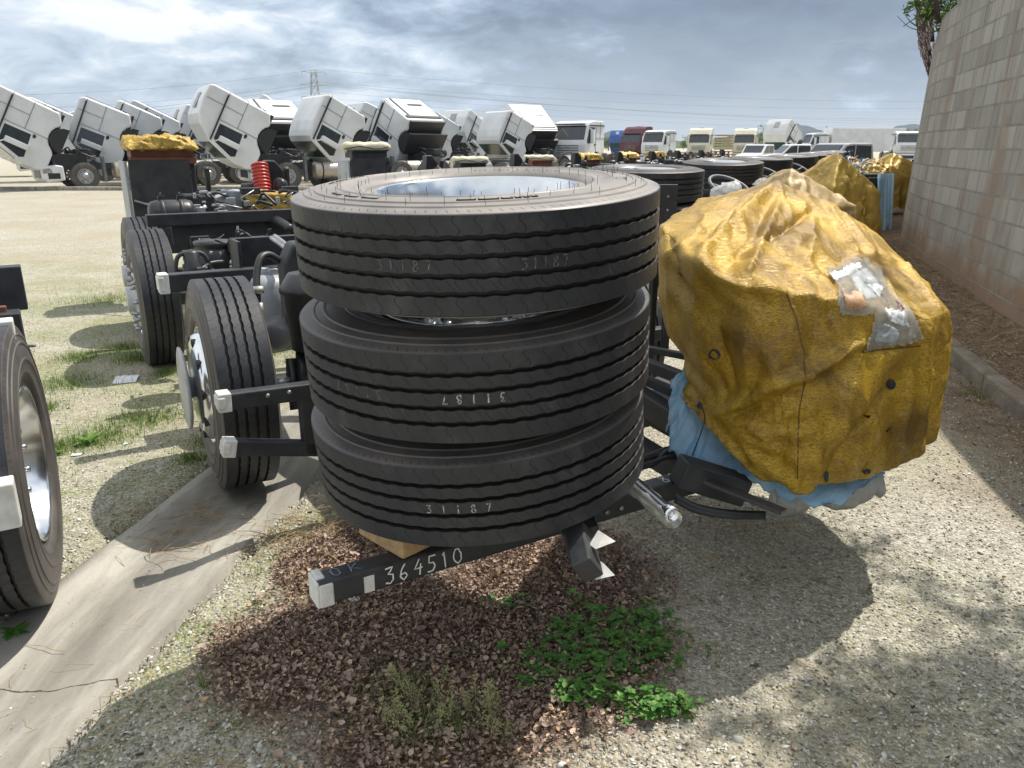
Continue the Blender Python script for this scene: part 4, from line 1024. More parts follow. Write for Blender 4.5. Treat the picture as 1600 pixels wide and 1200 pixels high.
# towing bracket with taped tips under the stack
mb = MB()
q = LP(918, 835, z=0.52); 
mb.beam(LP(905, 830, 2.22), LP(918, 893, 2.10), 0.085, 0.06, up=(0, 1, 0)); mb.beam(LP(880, 842, 2.3), LP(935, 828, 2.3), 0.09, 0.08)
tb = mb.build('towing_bracket', M_black, chas, bevel=.006)
for (a_, b_, c_) in (((931, 858), (945, 835), (962, 846)), ((931, 906), (943, 880), (961, 899))):
    mb = MB(); P3 = [LP(*a_, 2.12), LP(*b_, 2.14), LP(*c_, 2.12)]; off = Vector((0.0, 0.03, 0)); Q3 = [p+off for p in P3]
    mb.add(P3+Q3, [(0, 1, 2), (5, 4, 3), (0, 3, 4, 1), (1, 4, 5, 2), (2, 5, 3, 0)]); mb.build('taped_tip', M_tape, tb)
# wrapped chrome cylinder
a_, b_ = LP(985, 748, 2.55), LP(1052, 806, 2.28)
mb = MB(); d = (b_-a_).normalized()
mb.lathe([(0, 0), (.020, 0), (.020, (b_-a_).length*.86), (.025, (b_-a_).length*.87), (.025, (b_-a_).length), (.014, (b_-a_).length), (.013, (b_-a_).length*.93), (0, (b_-a_).length*.93)], 20, align(a_, d))
tbx = mb.build('chrome_cylinder', M_chrome, chas)
mb = MB(); n = 14
mb.tube([a_+d*((b_-a_).length*s)+Vector((0, 0, -.012)) for s in np.linspace(.1, 1.02, n)], [0.029+0.002*math.sin(s*1.3) for s in range(n)], 12, cap=False); mb.build('plastic_wrap', M_clearfilm, tbx)

# steering wheel wrapped in film (seen on the chassis behind; hidden under the tarpaulin here)
sw = LP(1235, 420, 3.05)
def steering(parent, p):
    mb = MB(); Ms = T(p) @ RX(rad(28))
    pts = [Ms @ Vector((.23*math.cos(q), .23*math.sin(q), 0)) for q in np.linspace(0, 2*PI, 37)]
    mb.tube(pts, .018, 8, cap=False)
    for q in (0.3, PI-0.3, -PI/2): mb.tube([Ms @ Vector((0, 0, -.04)), Ms @ Vector((.22*math.cos(q), .22*math.sin(q), 0))], .016, 6)
    mb.tube([Ms @ Vector((0, 0, -.03)), Ms @ Vector((0, 0.05, -.5))], .035, 8)
    return mb.build('steering_wheel', M_grey, parent)
# ---------------------------------------------------------------- covers: hull + folds
from mathutils.bvhtree import BVHTree
def cover(name, pts, mat, sub=5, smooth=3, wr=0.02, wscale=3.0, hem=None, folds=None, seed=0.0, holes=None, thick=0.002, crease=1.0, pxl=None, rnd_cr=0, cgain=1.0, post=None):
    bm = bmesh.new()
    vs = [bm.verts.new(p) for p in pts]
    r = bmesh.ops.convex_hull(bm, input=vs)
    junk = [g for g in r.get('geom_interior', []) if isinstance(g, bmesh.types.BMVert)] + [v for v in bm.verts if not v.link_faces]
    bmesh.ops.delete(bm, geom=list(set(junk)), context='VERTS')
    for _ in range(sub):
        es = [e for e in bm.edges if e.calc_length() > 0.045*crease]
        if not es: break
        bmesh.ops.subdivide_edges(bm, edges=es, cuts=1, use_grid_fill=True)
        bmesh.ops.triangulate(bm, faces=bm.faces)
    for _ in range(smooth): bmesh.ops.smooth_vert(bm, verts=bm.verts, factor=0.5, use_axis_x=True, use_axis_y=True, use_axis_z=True)
    bm.normal_update()
    nrm = {v: v.normal.copy() for v in bm.verts}
    bm.verts.ensure_lookup_table(); bm.verts.index_update()
    VC = np.array([tuple(v.co) for v in bm.verts]); DD = np.zeros(len(VC)); lines = []
    bt_ = BVHTree.FromBMesh(bm)
    for pl, w_, h_ in (pxl or ()):
        q = []
        for (a0, b0), (a1, b1) in zip(pl, pl[1:]):
            for s in range(5):
                dr = (W(a0+(a1-a0)*s/4, b0+(b1-b0)*s/4, 1.0)-Vector((0, 0, CAMH))).normalized(); hh = bt_.ray_cast(Vector((0, 0, CAMH)), dr)
                if hh[0] is not None: q.append(hh[0])
        if len(q) > 1: lines.append((q, w_, h_))
    if rnd_cr:
        rs = random.Random(int(seed*10)+3); top_z = VC[:, 2].max(); lo_z = VC[:, 2].min(); c_ = VC.mean(0)
        anch = [Vector(VC[i]) for i in rs.sample([i for i in range(len(VC)) if VC[i, 2] > lo_z+(top_z-lo_z)*.72], 7)]
        low = [i for i in range(len(VC)) if VC[i, 2] < lo_z+(top_z-lo_z)*.62]
        for _ in range(rnd_cr):
            a_ = rs.choice(anch); b2 = Vector(VC[rs.choice(low)]); q = []
            for s in range(9):
                p_ = a_.lerp(b2, s/8)+Vector((rs.gauss(0, .01), rs.gauss(0, .01), 0)); nn_ = bt_.find_nearest(p_); q.append(nn_[0])
            lines.append((q, rs.uniform(.012, .035), rs.choice((1, 1, -1))*rs.uniform(.010, .030)))
    for q, w_, h_ in lines:
        best = np.full(len(VC), 9.0); par = np.zeros(len(VC)); n_ = len(q)-1
        for i in range(n_):
            a_ = np.array(q[i]); d_ = np.array(q[i+1])-a_; L2 = (d_**2).sum()
            if L2 < 1e-9: continue
            tt = np.clip(((VC-a_) @ d_)/L2, 0, 1); ds = np.sqrt((((VC-a_)-tt[:, None]*d_)**2).sum(1)); mk = ds < best
            best[mk] = ds[mk]; par[mk] = (i+tt[mk])/n_
        DD += cgain*h_*np.exp(-(best/w_)**1.35)*np.minimum(1, np.minimum(par, 1-par)*5+.25)
    for v in bm.verts:
        p = v.co; n = nrm[v]
        q = Vector((p.x*wscale, p.y*wscale, p.z*wscale*0.6))+Vector((seed, seed*2, 0))
        d = wr*(noise.fractal(q, 1.0, 2.0, 3))
        rd = abs(noise.noise(Vector((p.x*wscale*1.3+seed, p.y*wscale*1.3, p.z*wscale*0.5))))
        d += wr*1.5*(max(0, 1-rd*2.6)**4)
        r2_ = abs(noise.noise(Vector((p.x*wscale*2.6+p.z*wscale*1.5+seed, p.y*wscale*2.6-p.z*wscale, p.z*wscale*0.7+5))))
        d += wr*0.8*(max(0, 1-r2_*3.2)**3)
        r3_ = abs(noise.noise(Vector((p.x*wscale*1.7-p.z*wscale*1.2+seed, p.y*wscale*1.5, p.z*wscale+15))))
        d -= wr*1.0*(max(0, 1-r3_*3.4)**3)
        if folds: d += folds(p)
        d += DD[v.index]
        v.co = p + n*d
    if post:
        for v in bm.verts: post(v)
    if hem:
        dead = [f for f in bm.faces if all(v.co.z < hem(v.co) for v in f.verts)]
        bmesh.ops.delete(bm, geom=dead, context='FACES')
        for v in bm.verts:
            h = hem(v.co)
            if v.co.z < h: v.co.z = h
    if holes:
        for c, rr_ in holes:
            c = Vector(c)
            vv = [v for v in bm.verts if (v.co-c).length < rr_*2.2]
            fs = [f for f in bm.faces if (f.calc_center_median()-c).length < rr_]
            bmesh.ops.delete(bm, geom=fs, context='FACES')
            for v in vv:
                if v.is_valid and v.is_boundary and (v.co-c).length < rr_*2.2:
                    dd = (v.co-c); v.co = c+dd.normalized()*rr_
    lv = [v for v in bm.verts if not v.link_faces]; bmesh.ops.delete(bm, geom=lv, context='VERTS')
    me = bpy.data.meshes.new(name); bm.to_mesh(me); bm.free()
    me.polygons.foreach_set('use_smooth', [True]*len(me.polygons)); me.materials.append(mat)
    o = bpy.data.objects.new(name, me); COL.objects.link(o)
    s = o.modifiers.new('thickness', 'SOLIDIFY'); s.thickness = thick; s.offset = 0
    return o

sil = [(1210, 284, 3.2), (1290, 313, 3.35), (1363, 362, 3.35), (1435, 424, 3.15), (1483, 487, 2.85), (1482, 550, 2.8), (1468, 671, 2.75), (1460, 724, 2.75), (1387, 748, 2.55), (1285, 776, 2.45),
       (1208, 760, 2.45), (1099, 657, 2.58), (1068, 622, 2.66), (1050, 478, 2.70), (1029, 400, 2.85), (1030, 350, 3.0), (1097, 322, 3.2), (1164, 301, 3.25),
       (1085, 405, 2.52), (1213, 450, 2.40), (1330, 472, 2.42), (1440, 505, 2.60), (1200, 560, 2.36), (1345, 640, 2.38), (1250, 740, 2.36), (1150, 330, 3.0), (1240, 330, 3.05)]
pts = [W(a, b_, Y=y) for a, b_, y in sil]
for x, y in ((0.98, 3.45), (1.1, 3.7), (1.5, 3.75), (1.85, 3.3)): pts.append(Vector((x, y, 0.35)))
for x, y, z in ((0.85, 3.6, 1.42), (1.25, 3.8, 1.40), (1.7, 3.7, 1.15), (0.86, 3.3, 1.0)): pts.append(Vector((x, y, z)))
for p in pts[8:13]: pts.append(Vector((p.x, p.y+0.02, 0.2)))
HX = [(0.4, .80), (0.58, .80), (0.66, .745), (0.78, .63), (0.85, .545), (0.91, .52), (0.96, .465), (1.02, .455), (1.04, .50), (1.25, .485), (1.33, .48), (1.55, .49), (1.8, .6)]
def hem1(p):
    h = np.interp(p.x, [a for a, _ in HX], [b_ for _, b_ in HX])
    h = h + 0.065*sstep(.80, .95, p.x)
    return h + 0.014*noise.noise(Vector((p.x*14, p.y*9, 1))) + max(0, (p.y-3.0))*0.25
def post1(v):
    p = v.co; v.co.x += 0.085*math.exp(-((p.z-0.86)/0.13)**2)*(1-sstep(0.62, 0.95, p.x))
TIE = W(1100, 648, Y=2.6)
def folds1(p):
    d = (p-TIE); r = math.hypot(d.x, d.z); a = math.atan2(d.z, d.x)
    front = 1-sstep(2.75, 3.0, p.y)
    f = 0.0
    # folds fanning out from the tied corner
    f += front*0.010*math.exp(-r*2.2)*math.sin(a*19+0.6)*sstep(0.02, 0.15, r)
    # hanging pleats on the right half
    f += front*0.012*math.sin(p.x*26+2.2*p.z)*sstep(1.15, 1.4, p.x)*(1-sstep(0.8, 1.05, p.z))
    f += 0.006*math.sin(p.x*60+p.z*38+4*noise.noise(p*5))*sstep(1.0, 1.15, p.z)*front
    return f
hl = [(W(1117, 553, Y=2.62), .020), (W(1391, 600, Y=2.52), .018), (W(1407, 726, Y=2.56), .020), (W(1290, 744, Y=2.44), .016), (W(1352, 736, Y=2.49), .011)]
CR = [([(1208, 288), (1150, 340), (1089, 405)], .022, .020), ([(1180, 300), (1120, 350), (1060, 385)], .03, -.022), ([(1228, 290), (1195, 365), (1160, 449)], .020, .022), ([(1212, 300), (1175, 370), (1130, 425)], .03, -.018),
      ([(1271, 328), (1220, 362), (1169, 386)], .014, -.024), ([(1285, 315), (1310, 355), (1338, 402)], .018, .018), ([(1300, 318), (1345, 372), (1362, 405)], .024, .014), ([(1240, 300), (1268, 350), (1262, 420)], .03, .015),
      ([(1089, 407), (1120, 432), (1160, 450), (1213, 455)], .018, .022), ([(1062, 440), (1100, 480), (1150, 520)], .03, -.012), ([(1213, 455), (1290, 470), (1345, 478)], .015, .010),
      ([(1099, 645), (1180, 607), (1261, 584), (1348, 531)], .020, .030), ([(1105, 655), (1190, 632), (1262, 600)], .018, -.026), ([(1100, 650), (1150, 590), (1170, 520)], .022, .016), ([(1099, 650), (1160, 660), (1210, 700)], .018, .016), ([(1097, 655), (1140, 690), (1165, 712)], .014, -.014), ([(1100, 640), (1120, 560), (1118, 500)], .02, -.014),
      ([(1401, 598), (1350, 665), (1290, 743)], .035, -.022), ([(1348, 531), (1330, 600), (1310, 700)], .03, .016), ([(1445, 492), (1442, 590), (1435, 700)], .018, .018), ([(1470, 490), (1468, 600), (1452, 700)], .015, -.012), ([(1425, 560), (1415, 640), (1400, 735)], .02, .014),
      ([(1228, 455), (1245, 500), (1259, 590), (1249, 640), (1246, 755)], .008, .010), ([(1247, 640), (1225, 700), (1215, 745)], .018, -.012), ([(1260, 620), (1280, 690), (1276, 760)], .018, .012), ([(1370, 430), (1400, 470), (1430, 520)], .02, .012), ([(1335, 551), (1380, 545), (1440, 538)], .010, -.014),
      ([(1400, 400), (1440, 455), (1470, 490)], .02, .014), ([(1110, 330), (1090, 365), (1040, 400)], .018, .014), ([(1040, 360), (1060, 410), (1062, 470)], .02, -.012)]
tarp = cover('tarpaulin', pts, M_gold, sub=6, smooth=2, wr=0.007, wscale=3.0, pxl=CR, cgain=1.45, post=post1, hem=hem1, folds=folds1, crease=0.42)
tag(tarp, 'big crinkled gold tarpaulin tied over the front of the nearest chassis', 'tarpaulin', 'tarpaulins over the driver places')
# eyelet holes: dark oval patches of the inside showing, laid just on the cloth
dg = bpy.context.evaluated_depsgraph_get(); dg.update()
def bvh_of(o):
    bm = bmesh.new(); bm.from_mesh(o.data); t_ = BVHTree.FromBMesh(bm); bm.free(); return t_
BT = bvh_of(tarp)
CAMP = Vector((0, 0, CAMH))
def hit(px_, py_, bt=None, off=0.004):
    d = (W(px_, py_, 1.0)-CAMP).normalized()
    h = (bt or BT).ray_cast(CAMP, d)
    if h[0] is None: return None, None
    n = h[1] if h[1].dot(d) < 0 else -h[1]
    return h[0]+n*off, n
M_hole = pm('tear_showing_blue_film', (0.02, 0.05, 0.09), (0.008, 0.012, 0.02), 30, 0.5)
for k, (hx, hy, ra, rb_) in enumerate(((1117, 553, 9, 8), (1391, 600, 7, 8.5), (1407, 727, 9, 8), (1290, 744, 4, 9), (1353, 736, 7, 4), (1094, 634, 4, 5))):
    ring = []
    for q in np.linspace(0, 2*PI, 13)[:-1]:
        p, n = hit(hx+ra*math.cos(q)*(1+.1*math.sin(q*3+k)), hy+rb_*math.sin(q))
        if p: ring.append(p)
    if len(ring) > 8:
        mb = MB(); mb.add(ring, [tuple(range(len(ring)))]); mb.build('torn_hole', M_hole, tarp)
# sewn seams and edge of the window patch
def on_cloth(pl, k=10, off=0.004):
    out = []
    for (a, b_), (c_, d_) in zip(pl, pl[1:]):
        for s in range(k):
            p, n = hit(a+(c_-a)*s/k, b_+(d_-b_)*s/k, off=off)
            if p: out.append(p)
    return out
M_seam = pm('brown_stitching', (0.10, 0.055, 0.012), (0.16, 0.09, 0.02), 30, 0.7)
for pl in ([(1228, 455), (1245, 500), (1255, 545), (1259, 590), (1249, 640), (1247, 700), (1246, 755)], [(1342, 551), (1400, 545), (1443, 540)]):
    pp = on_cloth(pl, 8, 0.001)
    if len(pp) > 3: mb = MB(); mb.tube(pp, 0.0022, 5); mb.build('seam', M_seam, tarp)
# clear document pouch and its papers lying on the slope
def patch(name, poly, mat, off, parent=None, n=26, wr=0.010, seed=0):
    """a thin sheet following the cloth, outline given in photo coordinates"""
    xs_ = [p[0] for p in poly]; ys_ = [p[1] for p in poly]
    def inside(x, y):
        c_ = False
        for (x0, y0), (x1, y1) in zip(poly, poly[1:]+poly[:1]):
            if (y0 > y) != (y1 > y) and x < (x1-x0)*(y-y0)/(y1-y0)+x0: c_ = not c_
        return c_
    g = {}; mb = MB(); st = max(max(xs_)-min(xs_), max(ys_)-min(ys_))/n
    for i in range(n+1):
        for j in range(n+1):
            x = min(xs_)+i*st; y = min(ys_)+j*st
            if not inside(x, y): continue
            p, nn = hit(x, y, off=0)
            if p is None: continue
            w_ = wr*abs(noise.noise(Vector((x*.06+seed, y*.06, seed))))+wr*.8*abs(noise.noise(Vector((x*.15+seed, y*.15, 2))))
            g[i, j] = len(mb.v); mb.v.append(tuple(p+nn*(off+w_)))
    for (i, j) in list(g):
        q = [(i, j), (i+1, j), (i+1, j+1), (i, j+1)]
        if all(c_ in g for c_ in q): mb.f.append(tuple(g[c_] for c_ in q)); mb.m.append(0); mb.s.append(True)
    o = mb.build(name, mat, parent, fixn=False)
    s = o.modifiers.new('thickness', 'SOLIDIFY'); s.thickness = 0.001
    return o
pouch = patch('document_pouch', [(1285, 424), (1320, 412), (1350, 402), (1362, 415), (1378, 430), (1398, 462), (1425, 490), (1440, 528), (1415, 536), (1375, 542), (1345, 549), (1355, 520), (1362, 492), (1312, 494), (1303, 450)], M_clearfilm, 0.008, None, 60, 0.012, 3)
tag(pouch, 'torn clear plastic document pouch lying on the gold tarpaulin', 'pouch')
for k_, (pl_, mt_) in enumerate((([(1310, 452), (1345, 462), (1350, 480), (1318, 486)], pm('browned_paper', (0.42, 0.20, 0.08), (0.62, 0.45, 0.30), 14, .6)), ([(1290, 430), (1340, 412), (1345, 424), (1300, 446)], M_paper),
    ([(1350, 430), (1380, 452), (1372, 470), (1352, 452)], M_paper), ([(1372, 482), (1410, 490), (1420, 512), (1385, 505)], M_paper), ([(1366, 500), (1400, 515), (1398, 534), (1360, 536)], M_lgrey), ([(1395, 470), (1412, 485), (1400, 492)], M_brown))):
    patch('paper_scrap', pl_, mt_, 0.010, pouch, 22, 0.006, 11+k_)
pap = patch('folded_papers', [(1322, 430), (1352, 420), (1368, 440), (1378, 466), (1352, 470), (1335, 452)], M_paper, 0.004, pouch, 40, 0.006, 7)

# blue film sagging below the hem
mb = MB()
top_ = [(1050, 540, 2.80), (1062, 575, 2.72), (1075, 610, 2.68), (1100, 650, 2.62), (1150, 700, 2.56), (1208, 745, 2.52), (1260, 765, 2.50), (1320, 755, 2.52), (1385, 742, 2.58)]
bot_ = [(1046, 590, 2.78), (1042, 660, 2.70), (1046, 702, 2.66), (1085, 735, 2.60), (1095, 778, 2.55), (1160, 745, 2.56), (1205, 790, 2.54), (1290, 815, 2.50), (1378, 756, 2.58)]
bot_ = [(x_, y_-(22 if x_ > 1200 else 0), d_) for x_, y_, d_ in bot_]
top_ = [(1075, 560, 2.86), (1078, 575, 2.80), (1090, 605, 2.74), (1112, 640, 2.70), (1150, 690, 2.64), (1180, 715, 2.62), (1250, 740, 2.6), (1320, 735, 2.62), (1370, 730, 2.64)]
nc = 110; nr = 12
for i in range(nc):
    s = i/(nc-1)*(len(top_)-1); a = int(min(s, len(top_)-2)); u = s-a
    A = W(*top_[a][:2], Y=top_[a][2]).lerp(W(*top_[a+1][:2], Y=top_[a+1][2]), u); B = W(*bot_[a][:2], Y=bot_[a][2]).lerp(W(*bot_[a+1][:2], Y=bot_[a+1][2]), u)
    for j in range(nr):
        f = j/(nr-1); p = A.lerp(B, f)
        amp = 0.012+0.05*f
        p = p + Vector((0.010*noise.noise(Vector((i*.35, j*.4, 1))), -amp*abs(noise.noise(Vector((i*.17, j*.14, 7))))-0.04*math.sin(f*PI), 0.020*noise.noise(Vector((i*.30, j*.3, 4)))*f))
        if f > .95: p.z += 0.03*noise.noise(Vector((i*.4, 3, 3)))
        mb.v.append(tuple(p))
for i in range(nc-1):
    for j in range(nr-1): mb.f.append((i*nr+j, i*nr+j+1, (i+1)*nr+j+1, (i+1)*nr+j)); mb.m.append(0); mb.s.append(True)
bf = mb.build('plastic_film', M_bluefilm, fixn=False); tag(bf, 'crumpled blue plastic film hanging out under the gold tarpaulin', 'plastic film')
s = bf.modifiers.new('thickness', 'SOLIDIFY'); s.thickness = 0.001
# milky scalloped film at the bottom right
mb = MB(); nc, nr = 70, 8
for i in range(nc):
    f = i/(nc-1); x = 1200+f*180
    lobe = 26*abs(math.sin(f*PI*2.0+0.35))**0.6
    for j in range(nr):
        g = j/(nr-1); y = 738-4*f+(50+lobe)*g*(1-0.28*f)
        p = W(x-4*g, y, Y=2.56+0.05*f); p.y += -0.03*math.sin(g*PI)+0.02*noise.noise(Vector((i*.2, j*.3, 9)))
        mb.v.append(tuple(p))
for i in range(nc-1):
    for j in range(nr-1): mb.f.append((i*nr+j, i*nr+j+1, (i+1)*nr+j+1, (i+1)*nr+j)); mb.m.append(0); mb.s.append(True)
mf_ = mb.build('plastic_film', M_wrapfilm, fixn=False); tag(mf_, 'milky clear plastic film with a scalloped edge under the tarpaulin hem', 'plastic film')
s = mf_.modifiers.new('thickness', 'SOLIDIFY'); s.thickness = 0.001
tie = MB(); tie.tube(smooth_path([W(1096, 632, Y=2.58), W(1101, 655, Y=2.55), W(1092, 685, Y=2.57), W(1082, 712, Y=2.6)]), 0.0022, 5); o = tie.build('tie_cord', M_hose, tarp)

# wood block under the stack
mb = MB(); c = W(618, 862, Y=2.08); Mw = T(c.x, c.y, 0.576) @ RZ(CH_R+0.25); mb.box((0, 0, 0), (0.11, 0.22, 0.11), Mw)
wb = mb.build('wood_block', M_wood, bevel=0.006); tag(wb, 'raw pine block wedged between the bottom wheel and the beam marked 364510', 'wood block')

# ---------------------------------------------------------------- film wrapped steering on rear chassis + copies of the chassis
others = [  # offset of the whole chassis, spare wheel tilts
    (1.33, 4.75), (2.86, 8.25), (4.42, 11.4), (5.95, 14.6), (7.5, 17.8), (9.1, 21.4), (10.9, 25.2), (12.9, 29.4)]
steer0 = steering(chas, LP(1140, 292, 8.3)-MCi.to_3x3() @ Vector((1.33, 4.75, 0)))
steer0.hide_render = False
ordn = ['second', 'third', 'fourth', 'fifth', 'sixth', 'seventh', 'eighth', 'farthest']
skipf = ('chalk_number', 'chalk_mark', 'front_hose', 'chrome_cylinder', 'leaf_bar')
skip2 = skipf+('thin_hose', 'thin_cable', 'small_bracket', 'pipe_fitting', 'engine_part', 'engine_hose', 'bolt_head', 'housing_bracket', 'valve_block', 'metal_pipe')
chs = []
for k, (dx, dy) in enumerate(others):
    c = copy_tree(chas, None, skip2 if k > 1 else skipf); c.location = (CH_O.x+dx, CH_O.y+dy, 0)
    c['label'] = ('black bus chassis %s from the camera in the row beside the wall' % ordn[k]) if k < 7 else 'farthest black bus chassis in the row beside the wall'
    chs.append(c)
    for o in list(c.children):
        if o.name.startswith('radiator_housing'): o.location.z -= .07 if k == 0 else .34
        if o.name.startswith('corrugated_hose'): bpy.data.objects.remove(o); continue
        if o.name.startswith('radiator_housing') and k < 2:
            for q in o.children:
                if q.name.startswith('radiator_header'): q.data = q.data.copy(); q.data.materials[0] = M_black2
    if k > 1:
        for o in c.children:
            for q in o.children:
                if q.data == ME_tyre: q.data = ME_tyre_lo
# the nearest chassis keeps its steering wheel under the tarpaulin: remove it there, it is not seen
bpy.data.objects.remove(steer0)
# chassis in front of the camera line at the far left: only the parts inside the view
c0 = empty('bus_chassis', (-2.4, 3.3, 0), CH_R)
tag(c0, 'black bus chassis cut off by the left edge, its big front wheel showing', 'bus chassis', 'bus chassis parked in a row beside the wall')
C0i = (T(-2.4, 3.3, 0) @ RZ(CH_R)).inverted()
az = rad(25.5)
Mw = C0i @ T(-1.905, 2.62, 0.522) @ RZ(az) @ RY(PI/2) @ RZ(.4)
rm = mesh_obj('wheel', ME_rim, c0, Mw); mesh_obj('tyre', ME_tyre, rm)
mb = MB(); mb.lathe([(.20, -.02), (.20, .02), (.10, .05), (0, .055)], 30); mb.build('brake_drum', M_plast, rm)
def c0beam(a_, b_, w_, h_, nm='outrigger_beam', mat=None):
    mb = MB(); mb.beam(C0i @ Vector(a_), C0i @ Vector(b_), w_, h_); return mb.build(nm, mat or M_black, c0, bevel=.005)
p = W(38, 448, 3.55); c0beam(p, p-Vector((.55, .33, 0)), .085, .20)
p = W(36, 512, 3.35); c0beam(p, p-Vector((.55, .33, 0)), .12, .15)
p = W(-4, 530, 3.0); c0beam(p+Vector((.03, .02, 0)), p-Vector((.5, .3, -.05)), .07, .09)
for (xx, yy, tt, hh) in ((12, 520, 2.80, .10), (14, 785, 2.40, .15)):
    p = W(xx, yy, tt); o = c0beam(p+Vector((.02, .012, 0)), p-Vector((.10, .06, 0)), .08, hh, 'taped_end', M_tape); p2 = p-Vector((.06, .036, 0)); c0beam(p2, p2-Vector((.5, .3, 0)), .07, hh-.02)
p = W(3, 478, 3.3); c0beam(p, p-Vector((0, 0, .25)), .03, .03, 'rusty_pin', M_brown)
c0beam(W(30, 541, 3.0), W(56, 540, 3.0), .012, .012, 'plate_edge', M_steel)
gname = 'spare wheels stacked on the chassis behind'
for k, (dx, dy) in enumerate(others):
    base_ = Vector((-0.1+dx, 2.3+dy, 0))
    cxk = [(1.22, 7.22), (2.78, 10.65), (4.30, 13.8), (5.95, 17.0)][k] if k < 4 else (base_.x, base_.y)
    for q in range(3):
        lvl = ('bottom', 'middle', 'top')[q]
        if k and q == 0 and k > 4: continue
        r_, _, _ = spare_wheel((cxk[0]+random.uniform(-.03, .03), cxk[1]+random.uniform(-.03, .03), 0.73+0.305*q), 3.0+random.uniform(-1, 1), random.uniform(-2, 1), random.uniform(0, 6),
                    '%s wheel of the spare stack on the %s chassis along the wall' % (lvl, ordn[k] if k < 7 else 'farthest'), gname, lo=(k > 1))
# black plate standing beside the second stack
def plate(px_, py_, t0, w_, h_, label):
    p = W(px_, py_, t0); mb = MB(); mb.box((0, 0, -h_/2), (w_, .012, h_)); o = mb.build('steel_plate', M_black, bevel=.01, seg=3); o.location = p; o.rotation_euler = (0, 0, CH_R-0.5)
    mb = MB()
    for z in (-.08, -.17): mb.tube([(w_*.25, -.006, z), (w_*.25, -.011, z)], .008, 8)
    mb.build('bolt_head', M_steel, o); tag(o, label, 'steel plate', 'upright steel plates beside the spare stacks'); return o
plate(1030, 288, 5.2, .26, .55, 'black upright steel plate with two bolts beside the second wheel stack')
plate(1082, 271, 9.0, .30, .5, 'black upright steel plate beside the third wheel stack')

# film hoods over the steering wheels
for k, (a, b_, t0, w_, lb) in enumerate(((1140, 292, 8.1, .17, 'clear film bag bunched under the steering wheel nearest the gold tarpaulin'), (1192, 276, 9.3, .09, 'small clear film bag beside the third stack steering wheel'))):
    c = W(a, b_, t0); P = []
    random.seed(30+k)
    for i in range(40):
        q = Vector((random.gauss(0, 1), random.gauss(0, 1), random.gauss(0, 1))).normalized(); P.append(c+Vector((q.x*w_, q.y*w_*.8, q.z*w_*.6-.08)))
    o = cover('film_bag', P, M_clearfilm, sub=4, smooth=1, wr=.03, wscale=7, seed=k); tag(o, lb, 'film bag')

# ---- covers on the further chassis
def mini_cover(name, c, w_, d_, h_, rz, mat, label, group, seed, slope=0.35, hemh=0.45, peak=(0, 0)):
    random.seed(seed)
    P = []
    M_ = T(c) @ RZ(rz)
    for x, y, z in ((-.5, -.4, h_*.72), (-.15+peak[0], -.1, h_), (.1+peak[0], .25, h_*.98), (.5, -.35, h_*(1-slope)), (.5, .4, h_*(1-slope*.8)), (-.5, .4, h_*.75), (-.5, -.45, .2), (.5, -.45, .2), (.55, .45, .2), (-.5, .45, .2), (.53, -.42, h_*.45), (-.45, -.48, h_*.4)):
        P.append(M_ @ Vector((x*w_+random.uniform(-.03, .03), y*d_+random.uniform(-.03, .03), z+random.uniform(-.02, .02))))
    o = cover(name, P, mat, sub=5, smooth=2, wr=.012, wscale=3.0, seed=seed*1.7, rnd_cr=30, hem=lambda p: hemh+.05*noise.noise(Vector((p.x*5, p.y*5, seed))),
              folds=lambda p: .022*math.sin((p.x*1.0+p.y*.7)*17+3*noise.noise(p*1.5))*(1-sstep(h_*.5, h_*.8, p.z)), crease=1.0)
    tag(o, label, 'tarpaulin', group); return o
TG = 'tarpaulins over the driver places'
def gp(px_, t0): p = W(px_, 300, t0); return Vector((p.x, p.y, 0))
mini_cover('tarpaulin', gp(1252, 8.9), 1.0, 1.1, 1.44, .3, M_brownfilm, 'dull brown tarpaulin peaking right behind the big gold one', TG, 3, .30, .35, (-.1, 0))
mini_cover('tarpaulin', gp(1305, 10.9), .86, 1.2, 1.56, .3, M_gold2, 'ochre tarpaulin with a pale folded top, third in the row along the wall', TG, 5, .32, .40)
mini_cover('tarpaulin', gp(1322, 14.3), 1.1, 1.2, 1.50, .3, M_gold2, 'ochre tarpaulin behind the black box with the blue and white cables', TG, 8, .2, .8)
mini_cover('tarpaulin', gp(1362, 16.5), 1.05, 1.2, 1.42, .3, M_gold2, 'narrow ochre tarpaulin hanging low just beyond the blue film', TG, 9, .25, .40)
mini_cover('tarpaulin', gp(1392, 20.0), 1.3, 1.3, 1.50, .3, M_gold2, 'farthest ochre tarpaulin, its hem high over dark chassis parts', TG, 12, .3, .75)
# uncovered fourth driver place: black box, film, loose cables
p = gp(1338, 13.4); root = empty('driver_console', p, .3); tag(root, 'uncovered black driver console with a tangle of blue and white cables on top', 'driver console')
mb = MB(); mb.box((0, 0, .82), (.62, .55, .78)); mb.box((.1, -.29, .95), (.3, .02, .4)); mb.build('console_box', M_black, root, bevel=.02)
mb = MB()
for j in range(24): mb.box((random.uniform(-.28, .28), -.285, random.uniform(.5, 1.15)), (.014, .01, .014))
mb.build('rivet', M_steel, root)
random.seed(9)
for nm, mt_, num in (('blue_cables', M_blue, 26), ('white_cables', M_tape, 26), ('black_cables', M_hose, 20)):
    mb = MB()
    for j in range(num):
        a = Vector((-.25+random.gauss(0, .16), random.gauss(0, .12), 1.30+random.gauss(0, .10))); pp = [a]
        for s in range(3): pp.append(pp[-1]+Vector((random.gauss(0, .07), random.gauss(0, .07), random.gauss(-.01, .07))))
        mb.tube(smooth_path(pp, 3), random.uniform(.010, .022), 5)
    mb.build(nm, mt_, root)
mb = MB(); n = 14
